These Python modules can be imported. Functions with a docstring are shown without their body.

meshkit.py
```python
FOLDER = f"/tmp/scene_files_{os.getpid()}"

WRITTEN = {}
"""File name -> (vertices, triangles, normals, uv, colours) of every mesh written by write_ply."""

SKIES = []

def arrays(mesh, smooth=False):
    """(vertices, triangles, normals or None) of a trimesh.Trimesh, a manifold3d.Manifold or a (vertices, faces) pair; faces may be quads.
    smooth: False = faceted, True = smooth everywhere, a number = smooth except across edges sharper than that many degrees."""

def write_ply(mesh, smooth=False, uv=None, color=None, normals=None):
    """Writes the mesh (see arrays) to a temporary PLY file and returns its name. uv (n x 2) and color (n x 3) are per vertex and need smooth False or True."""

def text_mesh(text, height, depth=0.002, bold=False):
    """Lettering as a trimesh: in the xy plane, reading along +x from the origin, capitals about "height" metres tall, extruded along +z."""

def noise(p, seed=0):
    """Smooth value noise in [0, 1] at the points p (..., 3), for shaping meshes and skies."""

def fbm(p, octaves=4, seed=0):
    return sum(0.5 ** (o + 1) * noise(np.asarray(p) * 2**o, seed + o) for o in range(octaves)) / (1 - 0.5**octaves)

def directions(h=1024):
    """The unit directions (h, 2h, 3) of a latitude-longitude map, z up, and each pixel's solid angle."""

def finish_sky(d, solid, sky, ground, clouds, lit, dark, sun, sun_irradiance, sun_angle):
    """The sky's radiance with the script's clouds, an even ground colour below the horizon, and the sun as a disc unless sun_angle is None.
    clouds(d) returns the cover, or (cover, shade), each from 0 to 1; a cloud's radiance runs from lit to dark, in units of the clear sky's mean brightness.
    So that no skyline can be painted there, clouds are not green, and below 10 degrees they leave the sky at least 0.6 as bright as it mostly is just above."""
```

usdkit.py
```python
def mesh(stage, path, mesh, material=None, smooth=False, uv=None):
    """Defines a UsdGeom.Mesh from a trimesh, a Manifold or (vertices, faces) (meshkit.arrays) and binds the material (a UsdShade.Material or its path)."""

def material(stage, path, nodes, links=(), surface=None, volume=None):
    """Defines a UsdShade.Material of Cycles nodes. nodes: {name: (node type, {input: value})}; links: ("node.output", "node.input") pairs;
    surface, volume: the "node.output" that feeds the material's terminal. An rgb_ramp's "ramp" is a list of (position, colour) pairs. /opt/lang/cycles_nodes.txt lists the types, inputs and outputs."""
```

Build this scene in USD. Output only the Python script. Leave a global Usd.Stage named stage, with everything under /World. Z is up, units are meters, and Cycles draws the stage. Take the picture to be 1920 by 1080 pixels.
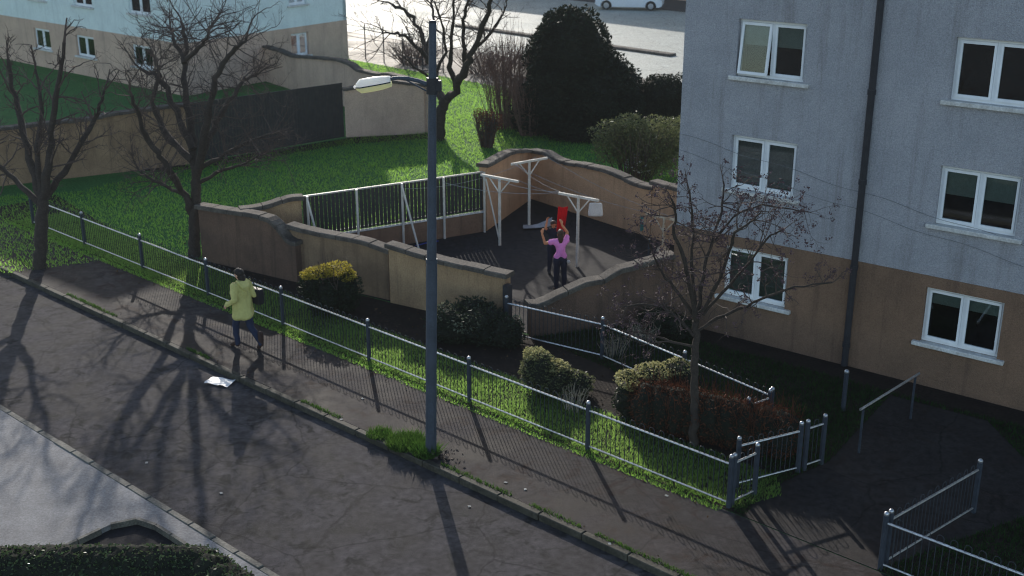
import math, random
import numpy as np
import trimesh, manifold3d
from scipy.spatial import Delaunay
from shapely.geometry import Polygon, Point, LineString
from shapely import contains_xy
from pxr import Usd, UsdGeom, UsdLux, UsdShade, Gf, Sdf, Vt
import usdkit, meshkit

stage = Usd.Stage.CreateInMemory()
UsdGeom.SetStageUpAxis(stage, UsdGeom.Tokens.z)
UsdGeom.SetStageMetersPerUnit(stage, 1.0)
UsdGeom.Xform.Define(stage, '/World')
UsdGeom.Scope.Define(stage, '/World/Looks')

# ------------------------------------------------------------------ camera, sky, sun, exposure
FPX, PITCH, CAMH = 2250.0, 19.5, 10.0          # focal length in pixels of the 1920 px photograph
cam = UsdGeom.Camera.Define(stage, '/World/camera')
cam.CreateHorizontalApertureAttr(36.0)
cam.CreateVerticalApertureAttr(20.25)
cam.CreateFocalLengthAttr(FPX / 1920 * 36.0)
cam.CreateClippingRangeAttr(Gf.Vec2f(0.1, 2000))
cam.AddTranslateOp().Set(Gf.Vec3d(0, 0, CAMH))
cam.AddRotateXOp().Set(90 - PITCH)
cam.GetExposureAttr().Set(0.2)
cam.CreateFStopAttr(2.0); cam.CreateFocusDistanceAttr(15.0)      # the old film is a little soft

SUN_EL, SUN_AZ = math.radians(21.0), math.radians(-10.5)      # azimuth: atan2(x, y) of the direction towards the sun
SKY_STRENGTH, SUN_INT = 0.15, 0.87
SKYM = usdkit.material(stage, '/World/Looks/sky', {
    's': ('sky_texture', {'sky_type': 'single_scattering', 'sun_disc': False, 'sun_elevation': SUN_EL, 'sun_rotation': SUN_AZ}),
    'b': ('background_shader', {'strength': SKY_STRENGTH})}, [('s.color', 'b.color')], surface='b.background')
dome = UsdLux.DomeLight.Define(stage, '/World/sky')
UsdShade.MaterialBindingAPI.Apply(dome.GetPrim()).Bind(SKYM)
dome.GetPrim().SetCustomDataByKey('kind', 'structure')
sun = UsdLux.DistantLight.Define(stage, '/World/sun')
sun.CreateIntensityAttr(SUN_INT); sun.CreateAngleAttr(0.55); sun.CreateNormalizeAttr(True)
sun.CreateColorAttr(Gf.Vec3f(1.0, 0.93, 0.84))
sun.AddRotateZOp().Set(-math.degrees(SUN_AZ))
sun.AddRotateXOp().Set(-(90 - math.degrees(SUN_EL)))

# ------------------------------------------------------------------ photograph <-> ground geometry
_c, _s = math.cos(math.radians(PITCH)), math.sin(math.radians(PITCH))
def ray(x, y):
    a, v = (x - 960) / FPX, (y - 540) / FPX
    return np.array([a, _c - v * _s, -_s - v * _c])
def P(x, y, z=0.0):                      # where the sight line of a pixel meets height z
    r = ray(x, y); t = (z - CAMH) / r[2]
    return np.array([0, 0, CAMH]) + t * r
def V(x, y, Y):                          # where it meets the upright plane at distance Y
    r = ray(x, y)
    return np.array([0, 0, CAMH]) + Y / r[1] * r
def onplane(x, y, p0, d):                # (distance along the wall, height) where it meets the upright plane of a wall
    n = np.array([-d[1], d[0], 0]); r = ray(x, y); o = np.array([0, 0, CAMH])
    q = o + ((p0 - o) @ n) / (r @ n) * r
    return float((q - p0) @ d), float(q[2])
A3 = lambda x, y, z=0.0: np.array([x, y, z], float)
def unit(v): v = np.asarray(v, float); return v / np.linalg.norm(v)
UP = A3(0, 0, 1)
SO, SU, SW = A3(*P(240, 612)[:2]), unit(A3(.738, -.674)), unit(A3(.674, .738))     # street frame: along, across
S = lambda a, b, z=0.0: SO + a * SU + b * SW + A3(0, 0, z)
FO, FU, FW = A3(-8.63, 65.1), unit(A3(.695, -.719)), unit(A3(.719, .695))           # far street frame
F_ = lambda a, b, z=0.0: FO + a * FU + b * FW + A3(0, 0, z)

# ------------------------------------------------------------------ scene helpers
used, base = {}, {}
def numbered(parent, name):
    k = (parent, name); n = used.get(k, 0); used[k] = n + 1
    return f'{parent}/{name}' + (f'_{n:03d}' if n else '')
def tag(prim, label=None, cat=None, group=None, kind=None):
    for k, v in (('label', label), ('category', cat), ('group', group), ('kind', kind)):
        if v: prim.SetCustomDataByKey(k, v)
    return prim
def thing(name, loc, label, cat, group=None, kind=None):
    p = numbered('/World', name); x = UsdGeom.Xform.Define(stage, p)
    loc = np.asarray(loc, float); x.AddTranslateOp().Set(Gf.Vec3d(*map(float, loc))); base[p] = loc
    tag(x.GetPrim(), label, cat, group, kind); return p
def struct(name, loc=(0, 0, 0)):
    return thing(name, loc, None, None, None, 'structure')
def obj(name, mesh, mat, parent='/World', smooth=False, **kw):
    p = numbered(parent, name)
    loc = base.get(parent, np.zeros(3)); base[p] = loc
    if isinstance(mesh, trimesh.Trimesh): mesh = (mesh.vertices, mesh.faces)
    if not isinstance(mesh, tuple): mesh = meshkit.arrays(mesh)[:2]
    m = usdkit.mesh(stage, p, (np.asarray(mesh[0], float) - loc, np.asarray(mesh[1])), mat, smooth)
    kw['cat'] = kw.pop('category', None)
    if parent != '/World' and name in ('twigs', 'foliage', 'stalks', 'blades', 'stems', 'main_stems', 'buds', 'dry_leaves', 'yellow_flowers', 'sunlit_leaves', 'pale_leaves', 'pale_blossom', 'dead_leaves', 'inner_core'): kw['kind'] = 'stuff'
    tag(m.GetPrim(), **kw); return p

# ------------------------------------------------------------------ mesh helpers (all return (vertices, triangles))
def cat(parts):
    vs, fs, n = [], [], 0
    for v, f in parts:
        v = np.asarray(v, float); f = np.asarray(f, int)
        vs.append(v); fs.append(f + n); n += len(v)
    return np.vstack(vs), np.vstack(fs)
def quads(f): f = np.asarray(f, int); return np.vstack([f[:, [0, 1, 2]], f[:, [0, 2, 3]]])
def tube(pts, rad, n=6, cap=True):
    pts = np.asarray(pts, float); k = len(pts); rad = np.broadcast_to(np.asarray(rad, float), k)
    t = np.gradient(pts, axis=0); t /= np.maximum(np.linalg.norm(t, axis=1, keepdims=True), 1e-9)
    ref = np.array([0, 0, 1.0]) if abs(t[0][2]) < .9 else np.array([1.0, 0, 0])
    a = np.cross(t, ref); bad = np.linalg.norm(a, axis=1) < 1e-3
    a[bad] = np.cross(t[bad], [0, 1.0, 0]); a /= np.linalg.norm(a, axis=1, keepdims=True)
    for i in range(1, k):
        if a[i] @ a[i - 1] < 0: a[i] = -a[i]
    b = np.cross(t, a); th = np.arange(n) / n * 2 * np.pi
    v = (pts[:, None] + rad[:, None, None] * (np.cos(th)[None, :, None] * a[:, None] + np.sin(th)[None, :, None] * b[:, None])).reshape(-1, 3)
    i, j = np.meshgrid(np.arange(k - 1), np.arange(n), indexing='ij'); i, j = i.ravel(), j.ravel(); j2 = (j + 1) % n
    f = quads(np.stack([i * n + j, i * n + j2, (i + 1) * n + j2, (i + 1) * n + j], 1))
    if cap:
        v = np.vstack([v, pts[0], pts[-1]]); m = k * n; jj = np.arange(n)
        f = np.vstack([f, np.stack([np.full(n, m), (jj + 1) % n, jj], 1), np.stack([np.full(n, m + 1), (k - 1) * n + jj, (k - 1) * n + (jj + 1) % n], 1)])
    return v, f
BOXF = quads([[0, 3, 2, 1], [4, 5, 6, 7], [0, 1, 5, 4], [1, 2, 6, 5], [2, 3, 7, 6], [3, 0, 4, 7]])
def box8(c):
    return np.asarray(c, float), BOXF
def obox(o, d, n, s0, s1, t0, t1, z0, z1):      # box in the frame (d along, n across) at o
    c = [o + s * d + t * n + A3(0, 0, z) for z in (z0, z1) for s, t in ((s0, t0), (s1, t0), (s1, t1), (s0, t1))]
    return box8(c)
def cbox(o, d, n, s0, s1, t0, t1, z0, z1, ch=.012):     # chamfered box
    m = manifold3d.Manifold.hull_points(np.array([[s, t, z] for a, b, c in ((ch, ch, 0), (ch, 0, ch), (0, ch, ch))
        for s in (s0 + a, s1 - a) for t in (t0 + b, t1 - b) for z in (z0 + c, z1 - c)])).to_mesh()
    v = m.vert_properties[:, :3].astype(float)
    return o + v[:, :1] * d + v[:, 1:2] * n + v[:, 2:] * UP, m.tri_verts
def bar(p, q, w, h, up=UP):
    p, q = np.asarray(p, float), np.asarray(q, float); d = unit(q - p); n = unit(np.cross(up, d)); u2 = np.cross(d, n)
    return box8([e + a * w / 2 * n + b * h / 2 * u2 for e in (p, q) for a, b in ((-1, -1), (1, -1), (1, 1), (-1, 1))])
def ball(c, r, sub=2, squash=(1, 1, 1)):
    m = trimesh.creation.icosphere(subdivisions=sub, radius=1.0)
    return m.vertices * np.asarray(squash) * r + np.asarray(c, float), m.faces
def slab(pts, z0, z1):
    pts = [tuple(p[:2]) for p in pts]; pg = Polygon(pts)
    m = trimesh.creation.extrude_polygon(pg, z1 - z0, engine='earcut'); m.apply_translation([0, 0, z0])
    return m.vertices, m.faces
def sheet(pts, z):
    v, f = trimesh.creation.triangulate_polygon(Polygon([tuple(p[:2]) for p in pts]), engine='earcut')
    v = np.c_[v, np.full(len(v), z)]
    a = np.cross(v[f[:, 1]] - v[f[:, 0]], v[f[:, 2]] - v[f[:, 0]])[:, 2]
    f = np.where((a < 0)[:, None], f[:, ::-1], f)
    return v, f
def hullspheres(a, b, n=12):
    (p, r), (q, s) = a, b
    return manifold3d.Manifold.batch_hull([manifold3d.Manifold.sphere(r, n).translate(list(map(float, p))), manifold3d.Manifold.sphere(s, n).translate(list(map(float, q)))])
def flesh(joints, bones, edge=.03, it=8, n=12, smooth=True):
    m = manifold3d.Manifold.batch_boolean([hullspheres(joints[a], joints[b], n) for a, b in bones], manifold3d.OpType.Add)
    if edge: m = m.refine_to_length(edge)
    g = m.to_mesh(); t = trimesh.Trimesh(g.vert_properties[:, :3].astype(float), g.tri_verts)
    if it: trimesh.smoothing.filter_taubin(t, lamb=.5, nu=.53, iterations=it)
    return t

# ------------------------------------------------------------------ materials
def mat(name, c1, c2=None, scale=3.0, rough=.8, fine=40.0, finemix=.35, bump=.0, bscale=60.0, bdist=.01, metal=0.0, spec=.22, rand=0.0, transl=None, detail=5, rough2=None, tcol=None):
    c2 = c2 or tuple(.75 * x for x in c1)
    N = {'g': ('geometry', {}), 'n1': ('noise_texture', {'scale': scale, 'detail': detail, 'roughness': .6}),
         'r1': ('rgb_ramp', {'ramp': [(0.32, c1), (0.68, c2)]}),
         'n2': ('noise_texture', {'scale': fine, 'detail': 3, 'roughness': .6}),
         'm2': ('map_range', {'from_min': .3, 'from_max': .7, 'to_min': 1 - finemix, 'to_max': 1 + finemix}),
         'mul': ('mix', {'mix_type': 'multiply', 'fac': 1.0}),
         'p': ('principled_bsdf', {'roughness': rough, 'metallic': metal, 'specular_ior_level': spec})}
    L = [('g.position', 'n1.vector'), ('g.position', 'n2.vector'), ('n1.fac', 'r1.fac'), ('n2.fac', 'm2.value'), ('r1.color', 'mul.color1'), ('m2.result', 'mul.color2')]
    col = 'mul.color'
    if rand:
        N['oi'] = ('geometry', {}); N['hm'] = ('map_range', {'to_min': 1 - rand, 'to_max': 1 + rand}); N['mu3'] = ('mix', {'mix_type': 'multiply', 'fac': 1.0})
        L += [('oi.random_per_island', 'hm.value'), (col, 'mu3.color1'), ('hm.result', 'mu3.color2')]; col = 'mu3.color'
    L.append((col, 'p.base_color'))
    if rough2 is not None:
        N['rr'] = ('map_range', {'from_min': .35, 'from_max': .65, 'to_min': rough, 'to_max': rough2, 'clamp': True}); L += [('n1.fac', 'rr.value'), ('rr.result', 'p.roughness')]
    if bump:
        N['bn'] = ('noise_texture', {'scale': bscale, 'detail': 4, 'roughness': .65}); N['b'] = ('bump', {'strength': bump, 'distance': bdist})
        L += [('g.position', 'bn.vector'), ('bn.fac', 'b.height'), ('b.normal', 'p.normal')]
    out = 'p.BSDF'
    if transl:
        N['t'] = ('translucent_bsdf', {}); N['mx'] = ('mix_closure', {'fac': transl}); out = 'mx.closure'
        if tcol: N['t'][1]['color'] = tcol
        else: L.append((col, 't.color'))
        L += [('p.BSDF', 'mx.closure1'), ('t.BSDF', 'mx.closure2')]
    return usdkit.material(stage, '/World/Looks/' + name, N, L, surface=out)

M = {}
M['soil'] = mat('soil', (.016, .011, .009), (.028, .020, .015), 2.2, .95, 18, .5, .8, 25, .03)
M['ground'] = mat('ground', (.05, .05, .05), (.07, .065, .06), .5, .9)
M['lawn_base'] = mat('lawn_base', (.032, .125, .028), (.050, .150, .034), 1.5, .95, 14, .5, .8, 30, .03)
M['grass'] = mat('grass', (.055, .22, .034), (.12, .24, .045), .7, .6, 7, .45, rand=.35, transl=.6, spec=.2, tcol=(.42, .74, .13))
M['grass_tuft'] = mat('grass_tuft', (.08, .20, .03), (.13, .24, .04), 2, .65, 9, .3, rand=.3, transl=.45)
def asphalt(name, c1, c2, stain, patch_scale, rough, rough2, speck, spec=.16):
    N = {'g': ('geometry', {}), 'n1': ('noise_texture', {'scale': patch_scale, 'detail': 6, 'roughness': .62}), 'r1': ('rgb_ramp', {'ramp': [(.36, c1), (.62, c2)]}),
         'n3': ('noise_texture', {'scale': patch_scale * 2.3, 'detail': 5, 'roughness': .7, 'distortion': .6}), 'r3': ('map_range', {'from_min': .52, 'from_max': .66, 'clamp': True}), 'mx': ('mix', {'color2': stain}),
         'n2': ('noise_texture', {'scale': 90, 'detail': 2}), 'm2': ('map_range', {'from_min': .3, 'from_max': .7, 'to_min': .62, 'to_max': 1.38}), 'mul': ('mix', {'mix_type': 'multiply', 'fac': 1.0}),
         'v': ('voronoi_texture', {'scale': 26.0}), 'vr': ('map_range', {'from_min': .03, 'from_max': .075, 'to_min': 1.0, 'to_max': 0.0, 'clamp': True}),
         'nv': ('noise_texture', {'scale': 5.0}), 'nvr': ('map_range', {'from_min': .56, 'from_max': .62, 'to_min': 0.0, 'to_max': speck, 'clamp': True}), 'vm': ('math', {'math_type': 'multiply'}),
         'mv': ('mix', {'color2': (.30, .30, .28)}), 'rr': ('map_range', {'from_min': .35, 'from_max': .65, 'to_min': rough, 'to_max': rough2, 'clamp': True}),
         'bn': ('noise_texture', {'scale': 70, 'detail': 5, 'roughness': .75}), 'b': ('bump', {'strength': .55, 'distance': .012}), 'p': ('principled_bsdf', {'specular_ior_level': spec}),
         'n5': ('noise_texture', {'scale': 7.0, 'detail': 5, 'roughness': .75}), 'm5': ('map_range', {'from_min': .3, 'from_max': .7, 'to_min': .55, 'to_max': 1.45}), 'mul5': ('mix', {'mix_type': 'multiply', 'fac': 1.0}),
         'vc': ('voronoi_texture', {'scale': .55, 'feature': 'distance_to_edge'}), 'nd': ('noise_texture', {'scale': 2.2, 'detail': 5}), 'vd': ('mix', {'fac': .22}), 'cr': ('map_range', {'from_min': .0, 'from_max': .012, 'to_min': .55, 'to_max': 1.0, 'clamp': True}), 'mul6': ('mix', {'mix_type': 'multiply', 'fac': 1.0})}
    L = [('g.position', 'n1.vector'), ('g.position', 'n2.vector'), ('g.position', 'n3.vector'), ('g.position', 'v.vector'), ('g.position', 'nv.vector'), ('g.position', 'bn.vector'),
         ('n1.fac', 'r1.fac'), ('n3.fac', 'r3.value'), ('r3.result', 'mx.fac'), ('r1.color', 'mx.color1'), ('n2.fac', 'm2.value'), ('mx.color', 'mul.color1'), ('m2.result', 'mul.color2'),
         ('v.distance', 'vr.value'), ('nv.fac', 'nvr.value'), ('vr.result', 'vm.value1'), ('nvr.result', 'vm.value2'), ('vm.value', 'mv.fac'), ('g.position', 'n5.vector'), ('n5.fac', 'm5.value'), ('mul.color', 'mul5.color1'), ('m5.result', 'mul5.color2'), ('g.position', 'nd.vector'), ('g.position', 'vd.color1'), ('nd.color', 'vd.color2'), ('vd.color', 'vc.vector'), ('vc.distance', 'cr.value'), ('mul5.color', 'mul6.color1'), ('cr.result', 'mul6.color2'),
         ('mul6.color', 'mv.color1'), ('mv.color', 'p.base_color'),
         ('n1.fac', 'rr.value'), ('rr.result', 'p.roughness'), ('bn.fac', 'b.height'), ('b.normal', 'p.normal')]
    return usdkit.material(stage, '/World/Looks/' + name, N, L, surface='p.BSDF')
M['road'] = asphalt('road', (.037, .034, .036), (.078, .071, .073), (.026, .025, .023), 1.1, .80, .95, 1.0, .12)
M['pavement'] = asphalt('pavement', (.015, .0115, .011), (.060, .051, .050), (.026, .014, .011), 1.0, .72, .9, .6, .16)
M['yard'] = asphalt('yard', (.017, .016, .019), (.026, .0245, .027), (.021, .020, .020), .7, .8, .92, .5)
M['far_road'] = asphalt('far_road', (.27, .30, .27), (.37, .40, .36), (.30, .32, .28), .35, .58, .75, .0, .4)  # sun glare on the asphalt put into its pale base colour
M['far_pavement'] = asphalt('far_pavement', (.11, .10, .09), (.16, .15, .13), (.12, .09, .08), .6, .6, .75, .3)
M['path'] = asphalt('path', (.020, .017, .017), (.034, .030, .029), (.026, .020, .018), .8, .7, .85, .5)
M['concrete'] = mat('concrete', (.15, .15, .155), (.23, .23, .235), 1.6, .75, 30, .3, .4, 50, .01)
M['kerb'] = mat('kerb', (.09, .088, .08), (.17, .165, .14), 3, .7, 30, .4, .5, 45, .012, rand=.18)
M['kerb_moss_shade'] = mat('kerb_moss_shade', (.035, .033, .024), (.080, .073, .055), 2.6, .75, 20, .45, .6, 40, .012, rand=.2)  # mossy stone darkened, shade on the kerb face put into the colour
def harling(name, c1, c2, dirt, amount):
    N = {'g': ('geometry', {}), 'n1': ('noise_texture', {'scale': .9, 'detail': 6, 'roughness': .65}), 'r1': ('rgb_ramp', {'ramp': [(.34, c1), (.66, c2)]}),
         'mp': ('mapping', {'scale': (2.4, 2.4, .16)}), 'n2': ('noise_texture', {'scale': 1.6, 'detail': 5, 'roughness': .7}), 'r2': ('map_range', {'from_min': .52, 'from_max': .74, 'to_min': 0.0, 'to_max': amount, 'clamp': True}), 'mx': ('mix', {'color2': dirt}),
         'n3': ('noise_texture', {'scale': 38, 'detail': 3, 'roughness': .7}), 'm3': ('map_range', {'from_min': .3, 'from_max': .7, 'to_min': .76, 'to_max': 1.24}), 'mul': ('mix', {'mix_type': 'multiply', 'fac': 1.0}),
         'v': ('voronoi_texture', {'scale': 55.0}), 'b': ('bump', {'strength': .8, 'distance': .018}), 'p': ('principled_bsdf', {'roughness': .95, 'specular_ior_level': .15})}
    L = [('g.position', 'n1.vector'), ('n1.fac', 'r1.fac'), ('g.position', 'mp.vector'), ('mp.vector', 'n2.vector'), ('n2.fac', 'r2.value'), ('r2.result', 'mx.fac'), ('r1.color', 'mx.color1'), ('g.position', 'n3.vector'), ('n3.fac', 'm3.value'),
         ('mx.color', 'mul.color1'), ('m3.result', 'mul.color2'), ('mul.color', 'p.base_color'), ('g.position', 'v.vector'), ('v.distance', 'b.height'), ('b.normal', 'p.normal')]
    return usdkit.material(stage, '/World/Looks/' + name, N, L, surface='p.BSDF')
M['harling'] = harling('harling', (.37, .37, .395), (.305, .31, .335), (.21, .20, .20), .75)
M['harling_left'] = harling('harling_left', (.74, .83, .81), (.64, .72, .71), (.50, .56, .56), .45)
M['harling_brown'] = harling('harling_brown', (.235, .145, .096), (.17, .108, .073), (.10, .065, .05), .7)
M['harling_tan'] = harling('harling_tan', (.60, .43, .33), (.48, .345, .265), (.32, .24, .19), .6)
M['wall'] = harling('wall', (.41, .275, .155), (.27, .175, .105), (.13, .085, .06), .8)
M['wall_back'] = harling('wall_back', (.57, .335, .195), (.43, .255, .15), (.25, .155, .10), .7)
M['strip_grass'] = mat('strip_grass', (.050, .165, .026), (.13, .19, .045), 1.3, .65, 7, .5, rand=.4, transl=.62, spec=.2, tcol=(.37, .60, .14))
M['garden_grass_shade'] = mat('garden_grass_shade', (.025, .085, .018), (.045, .11, .022), 1.4, .7, 7, .5, rand=.35, transl=.4, spec=.2)  # darker grass copy, shade of the block put into its colour
M['wall_dark_shade'] = harling('wall_dark_shade', (.17, .105, .075), (.105, .068, .052), (.05, .035, .03), .7)  # darker wall copy, twig shade on the left length put into the colour
M['wall_mid_shade'] = harling('wall_mid_shade', (.29, .195, .12), (.19, .125, .08), (.09, .06, .045), .8)  # half dark wall copy, shade on the middle length put into the colour
M['coping'] = mat('coping', (.065, .055, .048), (.15, .13, .11), 3, .85, 30, .4, .6, 40, .012, rand=.25)
M['white_paint'] = mat('white_paint', (.62, .59, .53), (.46, .43, .37), 5, .45, 25, .12, .15, 40, .004)
M['upvc'] = mat('upvc', (.80, .82, .84), (.70, .72, .74), 3, .35, 12, .05)
M['sill'] = mat('sill', (.62, .62, .60), (.42, .41, .39), 4, .8, 25, .2, .4, 40, .008)
M['fence_paint'] = mat('fence_paint', (.44, .42, .38), (.32, .30, .27), 5, .5, 25, .15, .15, 40, .004)
M['rusty'] = mat('rusty', (.68, .62, .48), (.32, .19, .10), 7, .7, 30, .3, .5, 40, .006)
M['galv'] = mat('galv', (.050, .060, .076), (.034, .041, .054), 6, .42, 50, .2, .1, 50, .002, metal=.35)
M['hoop'] = mat('hoop', (.030, .036, .044), (.022, .026, .032), 6, .5, 50, .2)
M['galv_rail'] = mat('galv_rail', (.62, .62, .63), (.40, .40, .41), 9, .33, 50, .35, .15, 50, .002, metal=.95)
M['dark_fence'] = mat('dark_fence', (.022, .022, .024), (.035, .033, .032), 6, .5, 40, .2)
M['dark_metal'] = mat('dark_metal', (.02, .02, .024), (.03, .03, .034), 5, .45, 40, .2)
M['lamp_post'] = mat('lamp_post', (.060, .072, .095), (.045, .055, .070), 3, .5, 40, .2, .1, 40, .003, metal=.2)

M['bark_a'] = mat('bark_a', (.034, .027, .023), (.055, .043, .036), 9, .9, 40, .4, .8, 50, .02)
M['bark_b'] = mat('bark_b', (.026, .021, .017), (.048, .039, .030), 8, .9, 40, .4, .8, 50, .02)
M['twig'] = mat('twig', (.060, .042, .036), (.085, .062, .052), 6, .8, 40, .3)
M['twig_pale'] = mat('twig_pale', (.24, .20, .15), (.33, .28, .21), 6, .75, 40, .3)
M['bud'] = mat('bud', (.075, .045, .050), (.10, .06, .065), 12, .8, 40, .3)
M['yew'] = mat('yew', (.014, .026, .014), (.024, .040, .020), 1.3, .65, 12, .4, rand=.35, transl=.15)
M['core'] = mat('core', (.008, .011, .007), (.012, .014, .009), 3, .95)
M['evergreen'] = mat('evergreen', (.020, .042, .018), (.035, .060, .024), 2, .5, 12, .4, rand=.4, transl=.25)
M['ivy'] = mat('ivy', (.030, .055, .028), (.05, .075, .04), 3, .38, 12, .4, rand=.5, transl=.2)
M['ivy_pale'] = mat('ivy_pale', (.20, .23, .15), (.28, .29, .20), 3, .5, 12, .3, rand=.35, transl=.35)
M['leaf_light'] = mat('leaf_light', (.22, .27, .11), (.33, .34, .17), 2, .5, 12, .35, rand=.45, transl=.45)
M['leaf_sunlit'] = mat('leaf_sunlit', (.54, .53, .22), (.70, .66, .34), 3, .55, 12, .3, rand=.4, transl=.5)  # sunlight on the shrub tops put into this leaf colour
M['yellow_flower'] = mat('yellow_flower', (.52, .42, .05), (.66, .55, .09), 4, .6, 12, .25, rand=.3, transl=.5)
M['red_twig'] = mat('red_twig', (.17, .10, .08), (.23, .14, .11), 3, .75, 20, .3, rand=.3)
M['rust_twig'] = mat('rust_twig', (.16, .055, .026), (.24, .085, .042), 3, .8, 20, .35, rand=.35, transl=.2)
M['hedge'] = mat('hedge', (.10, .17, .065), (.16, .23, .10), 3, .32, 12, .35, rand=.5, transl=.3)
M['skin'] = mat('skin', (.52, .30, .21), (.47, .26, .18), 8, .55, 40, .06)
M['skin_tan'] = mat('skin_tan', (.50, .21, .11), (.44, .18, .09), 8, .55, 40, .06)
M['hair'] = mat('hair', (.012, .009, .008), (.02, .015, .012), 12, .5, 60, .4)
M['hair_brown'] = mat('hair_brown', (.05, .024, .015), (.035, .018, .012), 12, .5, 60, .4)
M['coat'] = mat('coat', (.50, .46, .17), (.44, .40, .14), 4, .75, 25, .08, .3, 20, .01)
M['coat_dark'] = mat('coat_dark', (.42, .38, .15), (.38, .35, .13), 4, .8, 25, .08)
M['jeans'] = mat('jeans', (.014, .020, .045), (.020, .028, .058), 6, .85, 60, .2)
M['navy'] = mat('navy', (.012, .014, .028), (.018, .020, .038), 6, .85, 60, .2)
M['pink'] = mat('pink', (.66, .22, .50), (.56, .17, .43), 5, .8, 40, .08, .2, 25, .008)
M['red_cloth'] = mat('red_cloth', (.55, .012, .018), (.47, .010, .016), 5, .8, 40, .08, .2, 25, .01, transl=.35)
M['white_cloth'] = mat('white_cloth', (.66, .67, .66), (.56, .57, .57), 4, .85, 40, .1, .4, 15, .01, transl=.25)
M['teal_cloth'] = mat('teal_cloth', (.07, .27, .26), (.05, .22, .22), 5, .8, 40, .1, transl=.2)
M['grey_cloth'] = mat('grey_cloth', (.36, .36, .38), (.27, .27, .30), 4, .85, 30, .15, .4, 15, .02)
M['blue_rope'] = mat('blue_rope', (.04, .06, .30), (.03, .05, .24), 9, .7)
M['black_bag'] = mat('black_bag', (.010, .010, .012), (.016, .016, .018), 6, .45)
M['boot'] = mat('boot', (.05, .025, .020), (.035, .02, .016), 8, .5)
M['paper'] = mat('paper', (.80, .80, .80), (.70, .70, .70), 4, .3, 30, .08, .3, 15, .02)
M['line'] = mat('line', (.30, .31, .33), (.25, .26, .28), 9, .6)
M['cable'] = mat('cable', (.14, .15, .16), (.12, .125, .135), 9, .8)
M['blind'] = mat('blind', (.30, .33, .31), (.26, .29, .27), 2, .85, 12, .08)
M['curtain'] = mat('curtain', (.17, .18, .17), (.13, .14, .13), 3, .9, 20, .2)
M['room'] = mat('room', (.020, .016, .018), (.03, .02, .022), 3, .9)
M['car'] = mat('car', (.60, .64, .68), (.56, .60, .64), 3, .25, 30, .03, metal=.1)
M['tyre'] = mat('tyre', (.015, .015, .016), (.02, .02, .02), 6, .85)
M['rim'] = mat('rim', (.35, .36, .38), (.30, .31, .33), 6, .35, metal=.8)
M['slate'] = mat('slate', (.06, .062, .07), (.09, .09, .10), 2, .7, 20, .3, .5, 20, .02)
M['head_glass'] = usdkit.material(stage, '/World/Looks/head_glass', {'p': ('principled_bsdf', {'base_color': (.85, .87, .9), 'roughness': .1, 'transmission_weight': .5})}, surface='p.BSDF')
M['glass'] = usdkit.material(stage, '/World/Looks/glass', {'f': ('fresnel', {'IOR': 1.5}), 't': ('transparent_bsdf', {'color': (.80, .85, .84)}), 'g': ('glossy_bsdf', {'color': (.9, .93, .95), 'roughness': .03}), 'm': ('mix_closure', {}),
    'k': ('math', {'math_type': 'multiply_add', 'value2': 1.1, 'value3': .03})}, [('f.fac', 'k.value1'), ('k.value', 'm.fac'), ('t.BSDF', 'm.closure1'), ('g.BSDF', 'm.closure2')], surface='m.closure')
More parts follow.
